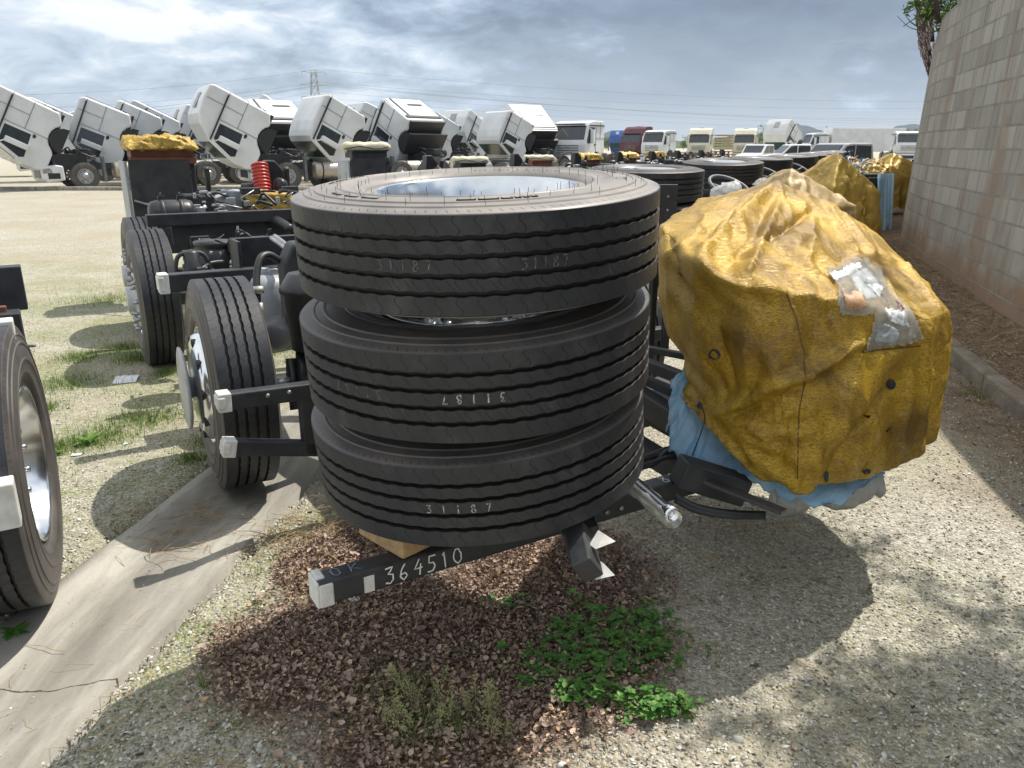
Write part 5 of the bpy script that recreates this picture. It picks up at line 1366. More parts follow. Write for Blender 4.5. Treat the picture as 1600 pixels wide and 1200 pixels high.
for i in range(n):
    for j in range(10):
        f = j/9; x = .12+.30*i/(n-1)+.05*f; mb.v.append((x, -.31-.05*abs(math.sin(i*1.1+f))-.1*f, 1.22-.95*f*(1-.1*math.sin(i))))
for i in range(n-1):
    for j in range(9): mb.f.append((i*10+j, i*10+j+1, (i+1)*10+j+1, (i+1)*10+j)); mb.m.append(0); mb.s.append(True)
o = mb.build('plastic_film', M_bluefilm, fixn=False); o.location = p; o.rotation_euler = (0, 0, .3); tag(o, 'long blue film strip trailing off the black driver console to the ground', 'plastic film')
# pale patch of film on the third tarpaulin
# ---------------------------------------------------------------- bundles on the radiator towers
tw = MC @ Vector((x0+xw/2, y0+0.1, 1.655))
def bundle(c, w_, mat, label, kind, seed, h_=.14):
    random.seed(seed); P = []
    for x in np.linspace(-.5, .5, 6):
        for y in (-.5, 0, .5): P.append(Vector((c.x, c.y, c.z))+RZ(CH_R) @ Vector((x*w_, y*.46, (h_ if y == 0 or abs(x) < .4 else h_*.35)*random.uniform(.7, 1.25)-.02)))
        P.append(Vector((c.x, c.y, c.z))+RZ(CH_R) @ Vector((x*w_*1.04, -.27, -.03+.02*random.random())))
    o = cover(kind, P, mat, sub=4, smooth=1, wr=.012, wscale=6, seed=seed*2.3, crease=.6, rnd_cr=16)
    return tag(o, label, kind.replace('_', ' '), 'bundles lying on the rear radiators')
bundle(tw, xw*1.1, M_gold2, 'yellow cloth bundle on the brown radiator top at far left', 'cloth_bundle', 2, .10)
lab = ['cream foam roll on the dark box behind the top wheel, left one', 'cream foam roll right of the open backed cab', 'cream foam roll beside the small tilted cab, third from the left', 'crumpled yellow cloth bundle in front of the white upright truck', 'yellow cloth bundle below the maroon truck', 'flat yellow cloth bundle between the white and the cream truck']
for k, (dx, dy) in enumerate(others[:6]):
    c = tw+Vector((dx, dy, -.07 if k == 0 else -.34))
    if k < 3:
        mb = MB(); n = 14
        mb.tube([Vector((-.40+.8*i/(n-1), .02*math.sin(i), .03)) for i in range(n)], [.03]+[.085+.008*math.sin(i*2.1+k) for i in range(n-2)]+[.04], 14)
        o = mb.build('foam_roll', M_creamroll); o.location = c+Vector((0, 0, .03)); o.rotation_euler = (0, 0, CH_R-.3)
        mb = MB(); mb.tube([(-.36, -.12, 0), (-.1, -.125, .05), (.15, -.12, .0), (.36, -.11, .04)], .008, 5); mb.build('strap', M_hose, o)
        tag(o, lab[k], 'foam roll', 'bundles lying on the rear radiators')
    else: bundle(c, xw*1.2, M_gold2, lab[k], 'cloth_bundle', 20+k, .14)
# ochre cloth wrapped box on the engine of the nearest chassis
p = W(414, 322, 8.2); P = []
random.seed(4)
for x in (-.5, .5):
    for y in (-.5, .5):
        for z in (-.5, .5): P.append(p+RZ(CH_R*.4) @ Vector((x*.56, y*.4, z*.28)))
o = cover('cloth_wrapped_box', P, M_gold2, sub=4, smooth=1, wr=.008, wscale=5, crease=.6, rnd_cr=12); tag(o, 'box wrapped in ochre cloth below the red corrugated hose', 'wrapped box')
# ---------------------------------------------------------------- trucks
def build_truck(kind, paint, tilt=0.0, high=True, loc=(0, 0, 0), yaw=0.0, glass=None, tractor=True):
    """x forward, y left, origin on the ground under the front axle"""
    root = empty('tilt_cab_truck' if tilt else 'parked_truck', loc, yaw)
    XZ = RX(PI/2)
    PV = Vector((1.30, 0, 0.98))
    H = 3.62 if high else 3.15
    prof = [(1.30, .98), (1.40, 1.25), (1.42, 1.75), (1.34, 2.02), (1.06, 2.86), (0.92, 3.02)]
    prof += [(0.62, H-.22), (0.30, H-.05), (-.30, H), (-.86, H-.04), (-.92, H-.2)] if high else [(0.70, H-.06), (.3, H), (-.8, H-.03), (-.92, H-.15)]
    prof += [(-.95, 1.25), (-.62, 1.08)]
    prof += [(0.60*math.cos(a), 0.72+0.60*math.sin(a)) for a in np.linspace(rad(145), rad(35), 7)]
    prof += [(0.62, .98)]
    pv = [(x-PV.x, z-PV.z) for x, z in prof]
    mb = MB(); mb.prism(pv, -1.23, 1.23, XZ)
    cab = mb.build('cab', paint, root, bevel=.07, seg=3); cab.location = PV+(Vector((.05, 0, -.22)) if tilt else Vector((0, 0, 0))); cab.rotation_euler = (0, rad(tilt), 0)
    def cp(nm, m_, mat, bev=0.0): return m_.build(nm, mat, cab, bevel=bev)
    def sidebox(x0, x1, z0, z1, nm, mat, off=.006, bev=0.0, sides=(-1, 1), poly=None):
        for s in sides:
            m_ = MB()
            P = poly or [(x0, z0), (x1, z0), (x1, z1), (x0, z1)]
            m_.prism([(x-PV.x, z-PV.z) for x, z in P], (1.23+off) if s < 0 else -(1.23+off), 1.20 if s < 0 else -1.20, XZ)
            cp(nm, m_, mat, bev)
    g = glass or M_glass
    sidebox(0, 0, 0, 0, 'side_window', g, .008, .02, poly=[(.26, 1.86), (1.16, 1.80), (1.24, 1.96), (1.00, 2.66), (.88, 2.76), (.28, 2.76)])
    m_ = MB(); a = math.atan2(.28, .84); 
    m_.box((0, 0, 0), (.03, 2.16, .84), T(1.205-PV.x, 0, 2.44-PV.z) @ RY(-a)); cp('windshield', m_, M_ggreen if tilt else g, .01)
    # seams, handle, pillar strip, wheel-arch liner
    m_ = MB()
    for s in (-1, 1):
        for (xa, za), (xb, zb) in (((.16, 1.25), (.16, 2.80)), ((-.92, 2.12), (.16, 2.12)), ((-.92, 2.83), (.9, 2.83)), ((-.38, 2.12), (-.38, H-.1))):
            m_.beam((xa-PV.x, s*1.236, za-PV.z), (xb-PV.x, s*1.236, zb-PV.z), .016, .024, up=(0, 1, 0))
    build_each(m_, 'door_seam', M_grey, cab)
    m_ = MB()
    for s in (-1, 1): m_.beam((-.80-PV.x, s*1.245, 2.86-PV.z), (1.0-PV.x, s*1.245, 2.86-PV.z), .05, .11, up=(0, 1, 0))
    build_each(m_, 'pillar_strip', M_plast, cab)
    m_ = MB()
    for s in (-1, 1): m_.lathe([(0, 0), (.09, 0), (.085, .02), (0, .03)], 12, T(.28-PV.x, s*1.23, 1.75-PV.z) @ RX(-s*PI/2) @ Matrix.Diagonal((1.0, .65, 1, 1)))
    build_each(m_, 'door_handle', M_plast, cab)
    for s in (-1, 1):
        m_ = MB(); m_.box((.80-PV.x, s*1.38, 2.22-PV.z), (.20, .22, .78)); m_.tube([(1.0-PV.x, s*1.2, 2.72-PV.z), (.85-PV.x, s*1.38, 2.58-PV.z)], .025, 6); cp('mirror', m_, paint, .07)
    m_ = MB(); m_.prism([(.50*math.cos(a_)-PV.x, .75+.56*math.sin(a_)-PV.z) for a_ in np.linspace(0, PI, 9)], -1.235, 1.235, XZ); m_.box((-.2-PV.x, 0, 1.06-PV.z+.05), (1.5, 2.2, .10)); cp('wheel_arch_liner', m_, M_plast)
    if high:
        m_ = MB(); m_.box((-.25-PV.x, 0, H-PV.z+.012), (.62, .52, .03)); cp('roof_hatch', m_, M_lgrey, .05)
    if not tilt:
        m_ = MB(); m_.box((1.16-PV.x, 0, 2.93-PV.z), (.26, 2.0, .07), None); cp('sun_visor', m_, M_plast, .02)
        m_ = MB()
        for z in (1.28, 1.42, 1.56, 1.70): m_.box((1.425-PV.x, 0, z-PV.z), (.03, 1.5, .055))
        cp('grille', m_, M_grey, .01)
        m_ = MB(); m_.lathe([(.085, -.01), (.10, -.01), (.10, .012), (.085, .012)], 20, T(1.445-PV.x, 0, 1.62-PV.z) @ RY(PI/2), closed=True)
        for q in (PI/2, PI/2+2.094, PI/2-2.094): m_.tube([(1.447-PV.x, 0, 1.62-PV.z), (1.447-PV.x, .09*math.cos(q), 1.62-PV.z+.09*math.sin(q))], .010, 5)
        cp('emblem', m_, M_steel)
    else:   # bare front underneath, engine and gear left open to the air
        m_ = MB(); m_.box((-.945-PV.x, 0, 2.25-PV.z), (.03, 2.3, 1.5)); cp('rear_wall', m_, paint, .02)
        m_ = MB(); m_.box((-.965-PV.x, 0, 1.45-PV.z), (.06, 2.2, .16)); m_.box((-.965-PV.x, .85, 2.2-PV.z), (.05, .10, 1.5)); m_.box((-.965-PV.x, -.35, 2.5-PV.z), (.05, .9, .12)); cp('rear_frame', m_, M_plast)
        m_ = MB(); m_.box((.45, 0, 1.10), (1.5, .9, .55)); m_.box((.95, 0, 1.05), (.10, 1.3, .9)); m_.box((-.2, .25, 1.42), (.6, .4, .25)); m_.lathe([(0, -.3), (.16, -.3), (.16, .3), (0, .3)], 16, T(.0, -.45, 1.35) @ RY(PI/2)); m_.build('engine', M_black2, root, bevel=.03)
        random.seed(3); m_ = MB()
        for k in range(14):
            a_ = Vector((random.uniform(-.6, 1.2), random.uniform(-.8, .8), random.uniform(1.0, 1.6))); m_.tube(smooth_path([a_, a_+Vector((random.uniform(-.3, .3), random.uniform(-.3, .3), random.uniform(0, .25))), a_+Vector((random.uniform(-.5, .5), random.uniform(-.3, .3), -.1))], 3), random.uniform(.012, .03), 5)
        build_each(m_, 'engine_hose', M_hose, root)
        m_ = MB()
        for k in range(7): m_.box((random.uniform(-.7, 1.1), random.uniform(-.9, .9), random.uniform(.95, 1.4)), (random.uniform(.05, .25), .12, random.uniform(.04, .15)))
        build_each(m_, 'pipe_fitting', M_steel, root)
        m_ = MB(); m_.box((0, 0, 0), (.60, 1.5, .03), T(1.62, 0, 1.30) @ RY(rad(-28))); fl = m_.build('grille_flap', paint, root, bevel=.02)
        m_ = MB()
        for k in range(3): m_.box((0, 0, 0), (.05, 1.1, .012), T(1.62, 0, 1.30) @ RY(rad(-28)) @ T(-.17+.16*k, 0, .022))
        m_.lathe([(0, 0), (.09, 0), (.09, .02), (0, .02)], 16, T(1.62, 0, 1.30) @ RY(rad(-28)) @ T(.02, 0, .012)); m_.build('vent_slot', M_plast, fl)
    # bumper, headlights
    m_ = MB(); m_.prism([(.72, .38), (1.36, .30), (1.46, .45), (1.47, .92), (.98, .96), (.74, .92)], -1.22, 1.22, XZ); bp_ = m_.build('bumper', paint, root, bevel=.05, seg=3)
    m_ = MB(); m_.box((1.462, 0, .60), (.03, 1.25, .30)); m_.box((1.1, 1.222, .55), (.42, .012, .22)); m_.box((1.1, -1.222, .55), (.42, .012, .22)); m_.build('air_intake', M_plast, bp_, bevel=.01)
    for s in (-1, 1):
        m_ = MB(); m_.prism([(1.10, .66), (1.475, .64), (1.475, .84), (1.20, .86)], s*1.228, s*.78, XZ); m_.build('headlight', M_lamp, bp_, bevel=.03)
        m_ = MB(); m_.box((-.72, s*1.1, .78), (.10, .30, 1.0)); m_.build('mudguard', M_grey, root, bevel=.02)
    # frame, tank, wheels
    m_ = MB()
    for s in (-1, 1): m_.box((-2.0, s*.42, .88), (6.2, .08, .26))
    for x in (-.9, -2.2, -3.4, -4.9): m_.box((x, 0, .88), (.12, .8, .2))
    m_.build('frame_rail', M_black2, root)
    m_ = MB(); m_.lathe([(0, -.65), (.30, -.65), (.34, -.6), (.34, .6), (.30, .65), (0, .65)], 24, T(-1.75, 1.0, .72) @ RY(PI/2)); ft = m_.build('fuel_tank', M_fuel, root)
    m_ = MB()
    for x in (-.35, .35): m_.lathe([(.345, -.03), (.352, -.03), (.352, .03), (.345, .03)], 24, T(-1.75+x, 1.0, .72) @ RY(PI/2), closed=True)
    m_.build('tank_strap', M_plast, ft)
    m_ = MB(); m_.box((-1.8, -.95, .75), (1.2, .5, .6)); m_.build('tool_box', M_grey, root, bevel=.03)
    for x, n_ in ((0, 1), (-3.6, 2), (-4.9, 2)):
        for s in (-1, 1):
            rm = mesh_obj('wheel', ME_rim_s, root, T(x, s*1.08, .52) @ RX(-s*PI/2)); mesh_obj('tyre', ME_tyre_lo, rm)
            m_ = MB(); m_.lathe([(.14, .12), (.12, .19), (0, .20)], 16); m_.build('hub', M_steel, rm)
            if n_ > 1: mesh_obj('inner_tyre', ME_tyre_lo, rm, T(0, 0, -.33))
    m_ = MB(); m_.lathe([(0, 0), (.48, 0), (.48, .06), (0, .06)], 24, T(-4.1, 0, 1.05)); m_.build('fifth_wheel', M_black2, root)
    for s in (-1, 1):
        m_ = MB(); pts_ = [(-3.6+.64*math.cos(a_), .55+.64*math.sin(a_)) for a_ in np.linspace(rad(20), rad(160), 9)]; pts_ += [(x, z-.03) for x, z in reversed(pts_)]
        m_.prism(pts_, s*.80, s*1.28, XZ); m_.build('rear_fender', M_grey, root)
    if tractor is False:
        m_ = MB(); m_.box((-5.5, 0, 2.35), (8.6, 2.5, 2.6)); bx = m_.build('cargo_box', M_white, root, bevel=.03)
    return root
HD = Vector((-.857, -.517, 0)); HYAW = math.atan2(-.517, -.857)
protos = {}
def truck(px_, t0, paint, tilt, high, yaw, label, group, pivot=True, glass=None, tractor=True, sc=1.0):
    key = (paint.name, tilt, high, tractor)
    p = W(px_, 250, t0); p.z = 0
    h = Vector((math.cos(yaw), math.sin(yaw), 0))
    if pivot: p -= h*1.3
    if key not in protos: protos[key] = r = build_truck('t', paint, tilt, high, p, yaw, glass, tractor)
    else: r = copy_tree(protos[key]); r.location = p; r.rotation_euler = (0, 0, yaw)
    r.scale = (sc, sc, sc)
    tag(r, label, 'truck', group); return r
TGp = 'white trucks with their cabs tilted forward'
UGp = 'upright trucks parked across the yard'
wp_ = M_white
truck(62, 30.5, wp_, 62, True, HYAW+.16, 'white tilted cab truck cut off by the left edge, silver front wheel showing', TGp)
truck(186, 33.5, wp_, 66, False, HYAW-.06, 'white truck with tilted cab directly behind the yellow cloth at left, wide grey roof hatch', TGp).name = 'tilt_cab_truck.900'
truck(386, 31.0, wp_, 62, True, HYAW, 'largest tall roofed white truck with tilted cab, behind the red hose', TGp)
truck(528, 33.0, wp_, 61, False, HYAW+.08, 'white truck with tilted cab directly under the pylon', TGp)
truck(112, 38.0, wp_, 64, True, HYAW, 'white tilted cab truck half hidden behind the one at the left edge', TGp)
truck(262, 41.0, wp_, 62, True, HYAW-.1, 'white tilted cab truck mostly hidden left of the tall roofed one', TGp)
truck(446, 39.0, wp_, 52, True, HYAW-.3, 'white tilted cab truck hidden between the tall roofed one and the pylon one', TGp)
truck(604, 41.0, wp_, 66, True, HYAW, 'white tilted cab truck left of the open backed cab', TGp)
truck(646, 36.0, wp_, 58, False, HYAW-1.2, 'white tilted cab turned away, its dark open underside facing the camera', TGp)
truck(799, 46.0, wp_, 64, False, HYAW+.05, 'smallest clear white tilted cab, right of the open backed one', TGp)
truck(735, 52.0, wp_, 60, True, HYAW+.3, 'white tilted cab just peeking left of the smallest clear one', TGp)
truck(828, 47.0, wp_, 50, True, HYAW-1.5, 'tilted cab with tall white door and black engine bay beside the upright white truck', TGp)
truck(436, 37, wp_, 55, False, HYAW-1.3, 'tilted cab turned away behind the tall roofed one, dark underside up', TGp)
truck(1222, 72.0, wp_, 55, True, HYAW+.1, 'lone distant white tilted cab below the hill top', TGp)
truck(888, 47, wp_, 0, False, rad(235), 'white upright truck facing the camera, nearest of the upright ones', UGp, True)
truck(984, 80, M_maroon, 0, True, rad(228), 'maroon upright truck among the white ones', UGp, True)
truck(1018, 74, wp_, 0, False, rad(226), 'white upright truck right beside the maroon one', UGp, True)
truck(1090, 86, M_cream, 0, True, rad(248), 'cream upright truck left of the stacked pallets', UGp, True)
truck(1160, 88, M_cream, 0, True, rad(248), 'cream upright truck with open grille right of the stacked pallets', UGp, True)
truck(1256, 90, wp_, 0, False, rad(183), 'white box truck with a long white cargo box', UGp, True, None, False)
truck(1416, 80, wp_, 0, False, rad(258), 'white truck at far right beside the wall', UGp, True, None, True)
truck(966, 125, M_blue, 48, True, HYAW+.6, 'distant blue tilted cab between the white and the maroon truck', TGp)
random.seed(21)
for k, (a, t0, yw, tl, lb) in enumerate(((30, 44, 0, 62, 'white tilted cab far behind the truck cut off at the left edge'), (150, 47, .1, 64, 'white tilted cab behind the hatch roofed one, only its top showing'), (232, 36.5, -.05, 64, 'white tilted cab just right of the hatch roofed one, its underside dark'),
    (330, 45, .1, 62, 'white tilted cab hidden behind the largest one'), (480, 45, 0, 62, 'white tilted cab hidden behind the one under the pylon'), (570, 50, .1, 64, 'white tilted cab farthest back near the pylon'), (690, 48, -.1, 62, 'white tilted cab showing right of the open backed one, low and far'),
    (770, 56, 0, 64, 'white tilted cab behind the smallest clear one'), (860, 70, .2, 62, 'white tilted cab hidden behind the nearest upright truck'))):
    truck(a, t0, wp_, tl, bool(tl == 62), HYAW+yw, lb, TGp)
# hidden second rank glimpsed through the gaps
def pickup(px_, t0, paint, yaw, label, van=False):
    p = W(px_, 250, t0); p.z = 0; root = empty('pickup_truck', p, yaw); XZ = RX(PI/2)
    poly = [(-2.5, .45), (2.4, .4), (2.5, .75), (2.3, 1.0), (1.3, 1.12), (.65, 1.75), (.4, 1.80), (-.9, 1.80), (-1.1, 1.12), (-2.55, 1.1)]
    m_ = MB(); m_.prism(poly, -.9, .9, XZ); m_.build('body', paint, root, bevel=.08, seg=3)
    for s in (-1, 1):
        for P in ([(.15, 1.15), (1.1, 1.15), (.62, 1.66), (.15, 1.70)], [(.08, 1.15), (-.9, 1.15), (-.80, 1.68), (.08, 1.70)]):
            m_ = MB(); m_.prism(P, s*.906, s*.88, XZ); m_.build('side_window', M_glass, root)
    m_ = MB(); m_.box((0, 0, 0), (.03, 1.5, .72), T(.985, 0, 1.46) @ RY(-.80)); m_.build('windshield', M_glass, root)
    m_ = MB(); m_.box((-1.015, 0, 1.46), (.05, 1.4, .50), None); m_.build('rear_window', M_glass, root)
    for x in (-1.55, 1.55):
        for s in (-1, 1):
            m_ = MB(); m_.lathe([(.20, -.1), (.34, -.11), (.37, -.06), (.37, .06), (.34, .11), (.20, .1), (.15, .06), (0, .06)], 20, T(x, s*.82, .37) @ RX(-s*PI/2)); m_.build('wheel', M_hose, root)
    tag(root, label, 'pickup truck'); return root
pickup(1312, 34, M_lgrey, rad(205), 'pale grey pickup truck parked in front of the white cargo box')
pickup(1184, 62, M_white, rad(230), 'small white pickup truck below the second cream truck')
pickup(1240, 58, M_white, rad(182), 'white pickup truck nearer the hill, seen from the side')
# stacked pallets
p = W(1129, 250, 78); p.z = 0; rp = empty('pallet_stack', p, .5); tag(rp, 'tall stack of pale brown wooden pallets between the two cream trucks', 'pallet stack')
for k in range(11):
    m_ = MB()
    for y in (-.5, 0, .5): m_.box((0, y, .08+.26*k), (1.6, .10, .09))
    for x in np.linspace(-.72, .72, 6): m_.box((x, 0, .15+.26*k), (.14, 1.2, .03))
    m_.build('pallet', M_wood, rp)
# row kerb in front of the tilted cabs
mb = MB(); mb.box((-14.0, 31.2, .06), (26, .35, .16)); kb2 = mb.build('kerb', M_conc, bevel=.03); tag(kb2, kind='structure')

# loose parts lying about by the chassis row, seen between the cabs and the wheels
random.seed(14)
def crate(px_, t0, w_, h_, mat, label, nm='parts_crate'):
    p = W(px_, 250, t0); p.z = 0; r_ = empty(nm, p, random.uniform(0, .8))
    m_ = MB(); m_.box((0, 0, h_/2), (w_, w_*.6, h_)); m_.build('box', mat, r_, bevel=.03)
    m_ = MB(); m_.box((0, 0, h_+.012), (w_*1.03, w_*.63, .02)); m_.build('lid', M_grey, r_, bevel=.01); tag(r_, label, 'crate', 'parts crates on the yard'); return r_
crate(325, 12.5, .7, .5, M_fuel, 'low yellowish parts crate left of the red hose'); crate(346, 13.4, .5, .35, M_creamroll, 'small cream parts crate behind the open engine deck')
def loose_tyre(px_, t0, label, z=0.0, flat=False):
    p = W(px_, 250, t0); r_ = mesh_obj('loose_wheel', ME_rim_s); r_.matrix_basis = T(p.x, p.y, z+(.52 if not flat else .15)) @ (RX(PI/2) @ RY(.3) if not flat else Matrix.Identity(4))
    mesh_obj('tyre', ME_tyre_lo, r_); tag(r_, label, 'wheel', 'loose wheels standing in the yard')
loose_tyre(678, 24, 'loose wheel standing below the open backed cab', .3); loose_tyre(932, 26, 'loose wheel standing before the white upright truck', .35); loose_tyre(958, 30, 'loose wheel standing just right of the other by the maroon truck', .35)
# ---------------------------------------------------------------- scattered ground detail (numpy merged meshes)
rng = np.random.default_rng(4)
def bulk(name, V, F, mats, rnd=None, smooth=False, kind='stuff'):
    """V (n,k,3), F template (m,4 or 3), one merged object"""
    n, k, _ = V.shape; F = np.array(F); m_, s_ = F.shape
    me = bpy.data.meshes.new(name); me.vertices.add(n*k); me.vertices.foreach_set('co', V.reshape(-1).astype(np.float32))
    FF = (F[None]+(np.arange(n)*k)[:, None, None]).reshape(-1)
    me.loops.add(len(FF)); me.loops.foreach_set('vertex_index', FF.astype(np.int32)); me.polygons.add(n*m_)
    me.polygons.foreach_set('loop_start', (np.arange(n*m_)*s_).astype(np.int32)); me.polygons.foreach_set('loop_total', np.full(n*m_, s_, dtype=np.int32))
    me.update(calc_edges=True)
    if smooth: me.polygons.foreach_set('use_smooth', [True]*(n*m_))
    at = me.attributes.new('rnd', 'FLOAT', 'POINT'); at.data.foreach_set('value', np.repeat(rnd if rnd is not None else rng.random(n), k).astype(np.float32))
    me.materials.append(mats); o = bpy.data.objects.new(name, me); COL.objects.link(o)
    if kind: o['kind'] = kind
    return o
def rnd_mat(name, stops, rough=0.85, spec=0.2, transl=0.0):
    m = bpy.data.materials.new(name); m.use_nodes = True; t = m.node_tree; b = t.nodes['Principled BSDF']
    a = N(t, 'ShaderNodeAttribute'); a.attribute_name = 'rnd'; r = ramp(t, stops); LK(t, a.outputs['Fac'], r.inputs[0]); LK(t, r.outputs[0], b.inputs['Base Color'])
    b.inputs['Roughness'].default_value = rough; b.inputs['Specular IOR Level'].default_value = spec
    if transl:
        tl = N(t, 'ShaderNodeBsdfTranslucent'); LK(t, r.outputs[0], tl.inputs[0]); mx = N(t, 'ShaderNodeMixShader', inp={0: transl})
        LK(t, b.outputs[0], mx.inputs[1]); LK(t, tl.outputs[0], mx.inputs[2]); LK(t, mx.outputs[0], t.nodes['Material Output'].inputs[0])
    return m
def rotz(n): 
    q = rng.random(n)*2*PI; c, s = np.cos(q), np.sin(q); R = np.zeros((n, 3, 3)); R[:, 0, 0] = c; R[:, 0, 1] = -s; R[:, 1, 0] = s; R[:, 1, 1] = c; R[:, 2, 2] = 1; return R
def roteul(n, amp):
    R = rotz(n); a = rng.normal(0, amp, n); c, s = np.cos(a), np.sin(a); X = np.zeros((n, 3, 3)); X[:, 0, 0] = 1; X[:, 1, 1] = c; X[:, 1, 2] = -s; X[:, 2, 1] = s; X[:, 2, 2] = c
    b_ = rng.normal(0, amp, n); c, s = np.cos(b_), np.sin(b_); Y = np.zeros((n, 3, 3)); Y[:, 1, 1] = 1; Y[:, 0, 0] = c; Y[:, 0, 2] = s; Y[:, 2, 0] = -s; Y[:, 2, 2] = c
    return R @ X @ Y
def in_channel(x, y): return abs(x-gx_channel(y)) < CHW and y < 11.8
# gravel
M_stone = rnd_mat('crushed_gravel', [(0.0, (0.14, 0.13, 0.11)), (0.3, (0.30, 0.285, 0.24)), (0.6, (0.43, 0.415, 0.36)), (0.88, (0.56, 0.545, 0.49)), (1.0, (0.70, 0.69, 0.65))], 0.9)
octv = np.array([(1, 0, 0), (0, 1, 0), (-1, 0, 0), (0, -1, 0), (0, 0, 1), (0, 0, -1), (.62, .62, .5), (-.62, .55, .45), (-.5, -.6, .5), (.6, -.55, .45)])
octf = [(0, 6, 4, 4), (6, 1, 4, 4), (1, 7, 4, 4), (7, 2, 4, 4), (2, 8, 4, 4), (8, 3, 4, 4), (3, 9, 4, 4), (9, 0, 4, 4), (0, 1, 6, 6), (1, 2, 7, 7), (2, 3, 8, 8), (3, 0, 9, 9)]
octf = [f[:3] for f in octf]
pts_ = []
tries = 0
while len(pts_) < 62000 and tries < 500000:
    tries += 1
    y = 0.95+7.5*random.random()**1.9; x = random.uniform(-0.72*y-.35, 0.72*y+.35)
    if random.random() > 1.3/(0.35+y*0.42): continue
    if in_channel(x, y) and random.random() > .012: continue
    if leafmask(x, y) > .5 and random.random() < .82: continue
    if wallx(y)-x < .15: continue
    pts_.append((x, y))
pts_ = np.array(pts_); n = len(pts_)
size = 0.0028+0.0044*rng.random(n)**2.4; big_ = rng.random(n) < .025; size[big_] *= 1.9
V = octv[None]*(1+rng.normal(0, .16, (n, 10, 1)))*size[:, None, None]*np.stack([1+.5*rng.random(n), np.ones(n), .55+.3*rng.random(n)], -1)[:, None]
V = np.einsum('nij,nkj->nki', roteul(n, .5), V)
zz0 = np.array([gz(x, y) if not in_channel(x, y) else -0.02 for x, y in pts_])
V += np.stack([pts_[:, 0], pts_[:, 1], zz0+size*.25], -1)[:, None]
bulk('gravel', V, octf, M_stone)

# fallen leaves
M_leaf = rnd_mat('dry_leaf', [(0.0, (0.13, 0.085, 0.066)), (0.35, (0.27, 0.19, 0.15)), (0.7, (0.42, 0.31, 0.25)), (0.92, (0.56, 0.44, 0.35)), (1.0, (0.55, 0.37, 0.18))], .75, .25, .15)
def leaf_template(n):
    us = np.linspace(0, 1, 6); V = np.zeros((n, 18, 3)); curl = rng.normal(1.3, 1.2, n); fold = rng.normal(.8, .6, n); twist = rng.normal(0, .9, n)
    for i, u in enumerate(us):
        w_ = .36*math.sin(PI*min(1, u*.94+.04))**.8
        a = curl*(u-.5); X = (u-.5)*np.cos(a*.6); Z = np.sin(a)*(u-.5)*.8
        for k, s in enumerate((-1, 0, 1)):
            q = twist*(u-.5); y = s*w_*np.cos(q); V[:, i*3+k, 0] = X; V[:, i*3+k, 1] = y*np.cos(fold); V[:, i*3+k, 2] = Z+abs(s)*w_*np.sin(fold)*.9+s*w_*np.sin(q)*.5
    return V
leaff = [(i*3+k, (i+1)*3+k, (i+1)*3+k+1, i*3+k+1) for i in range(5) for k in range(2)]
pl_ = []
tries = 0
while len(pl_) < 26000 and tries < 300000:
    tries += 1
    x = random.uniform(-1.3, 1.0); y = random.uniform(1.05, 3.3)
    if random.random() < leafmask(x, y)**1.2*(0.25+0.75*sstep(1.45, 1.9, y)): pl_.append((x, y, 1))
for _ in range(2200):   # strays
    y = 1+5*random.random()**1.6; x = random.uniform(-.75*y, .75*y)
    if x < gx_channel(y)+CHW*.8 and random.random() < .85: continue
    dd = min(abs(x-.2)/1.6, 1); 
    if random.random() > 1-dd*.75 and wallx(y)-x > 1.6: continue
    pl_.append((x, y, 0))
for _ in range(2600):
    y = 3.2+9*random.random()**1.3; x = wallx(y)-.1-abs(random.gauss(0, .55)); pl_.append((x, y, 0))
pl_ = np.array(pl_); n = len(pl_)
V = leaf_template(n)*((0.009+0.018*rng.random(n)**1.7)*np.where(rng.random(n) < .02, 1.9, 1.0))[:, None, None]
V = np.einsum('nij,nkj->nki', roteul(n, .45), V)
zz0 = np.array([gz(x, y) if not in_channel(x, y) else -0.03 for x, y, _ in pl_])
V += np.stack([pl_[:, 0], pl_[:, 1], zz0+.006+pl_[:, 2]*.028*rng.random(n)], -1)[:, None]
bulk('dry_leaves', V, leaff, M_leaf, smooth=True)

# twigs and dry stems
mb = MB(); random.seed(8)
M_straw = pm('dry_straw', (0.48, 0.36, 0.19), (0.30, 0.20, 0.11), 6, .8)
def stem(x, y, L_, up, r=.0014, bend=.5):
    q = random.uniform(0, 2*PI); p = Vector((x, y, max(gz(x, y), -.03)+.004)); P = [p]
    for s in range(5):
        q += random.uniform(-bend, bend); p = p+Vector((math.cos(q)*L_/5, math.sin(q)*L_/5, up*L_/5*(1-s*.35))); P.append(p)
    mb.tube(P, [r, r, r*.9, r*.8, r*.6, r*.4], 4, cap=False)
for _ in range(900):
    c = random.choice([(-1.02, 3.05, .16, .14), (-1.55, 3.25, .14, .15), (-.75, 3.1, .25, .15), (-1.0, 2.0, .35, .4), (-.4, 1.6, .4, .3), (.3, 2.2, .5, .5), (.9, 3.2, .4, .3)])
    stem(random.gauss(c[0], c[2]), random.gauss(c[1], c[3]), random.uniform(.05, .22), random.uniform(0, .7) if c[1] > 3 else random.uniform(0, .25), random.uniform(.0008, .0018))
for _ in range(900):
    y = random.uniform(4, 12); x = wallx(y)-abs(random.gauss(.1, .6)); stem(x, y, random.uniform(.08, .3), random.uniform(0, .8), random.uniform(.001, .0025))
tw_ = mb.build('dry_stems', M_straw, fixn=False); tw_['kind'] = 'stuff'

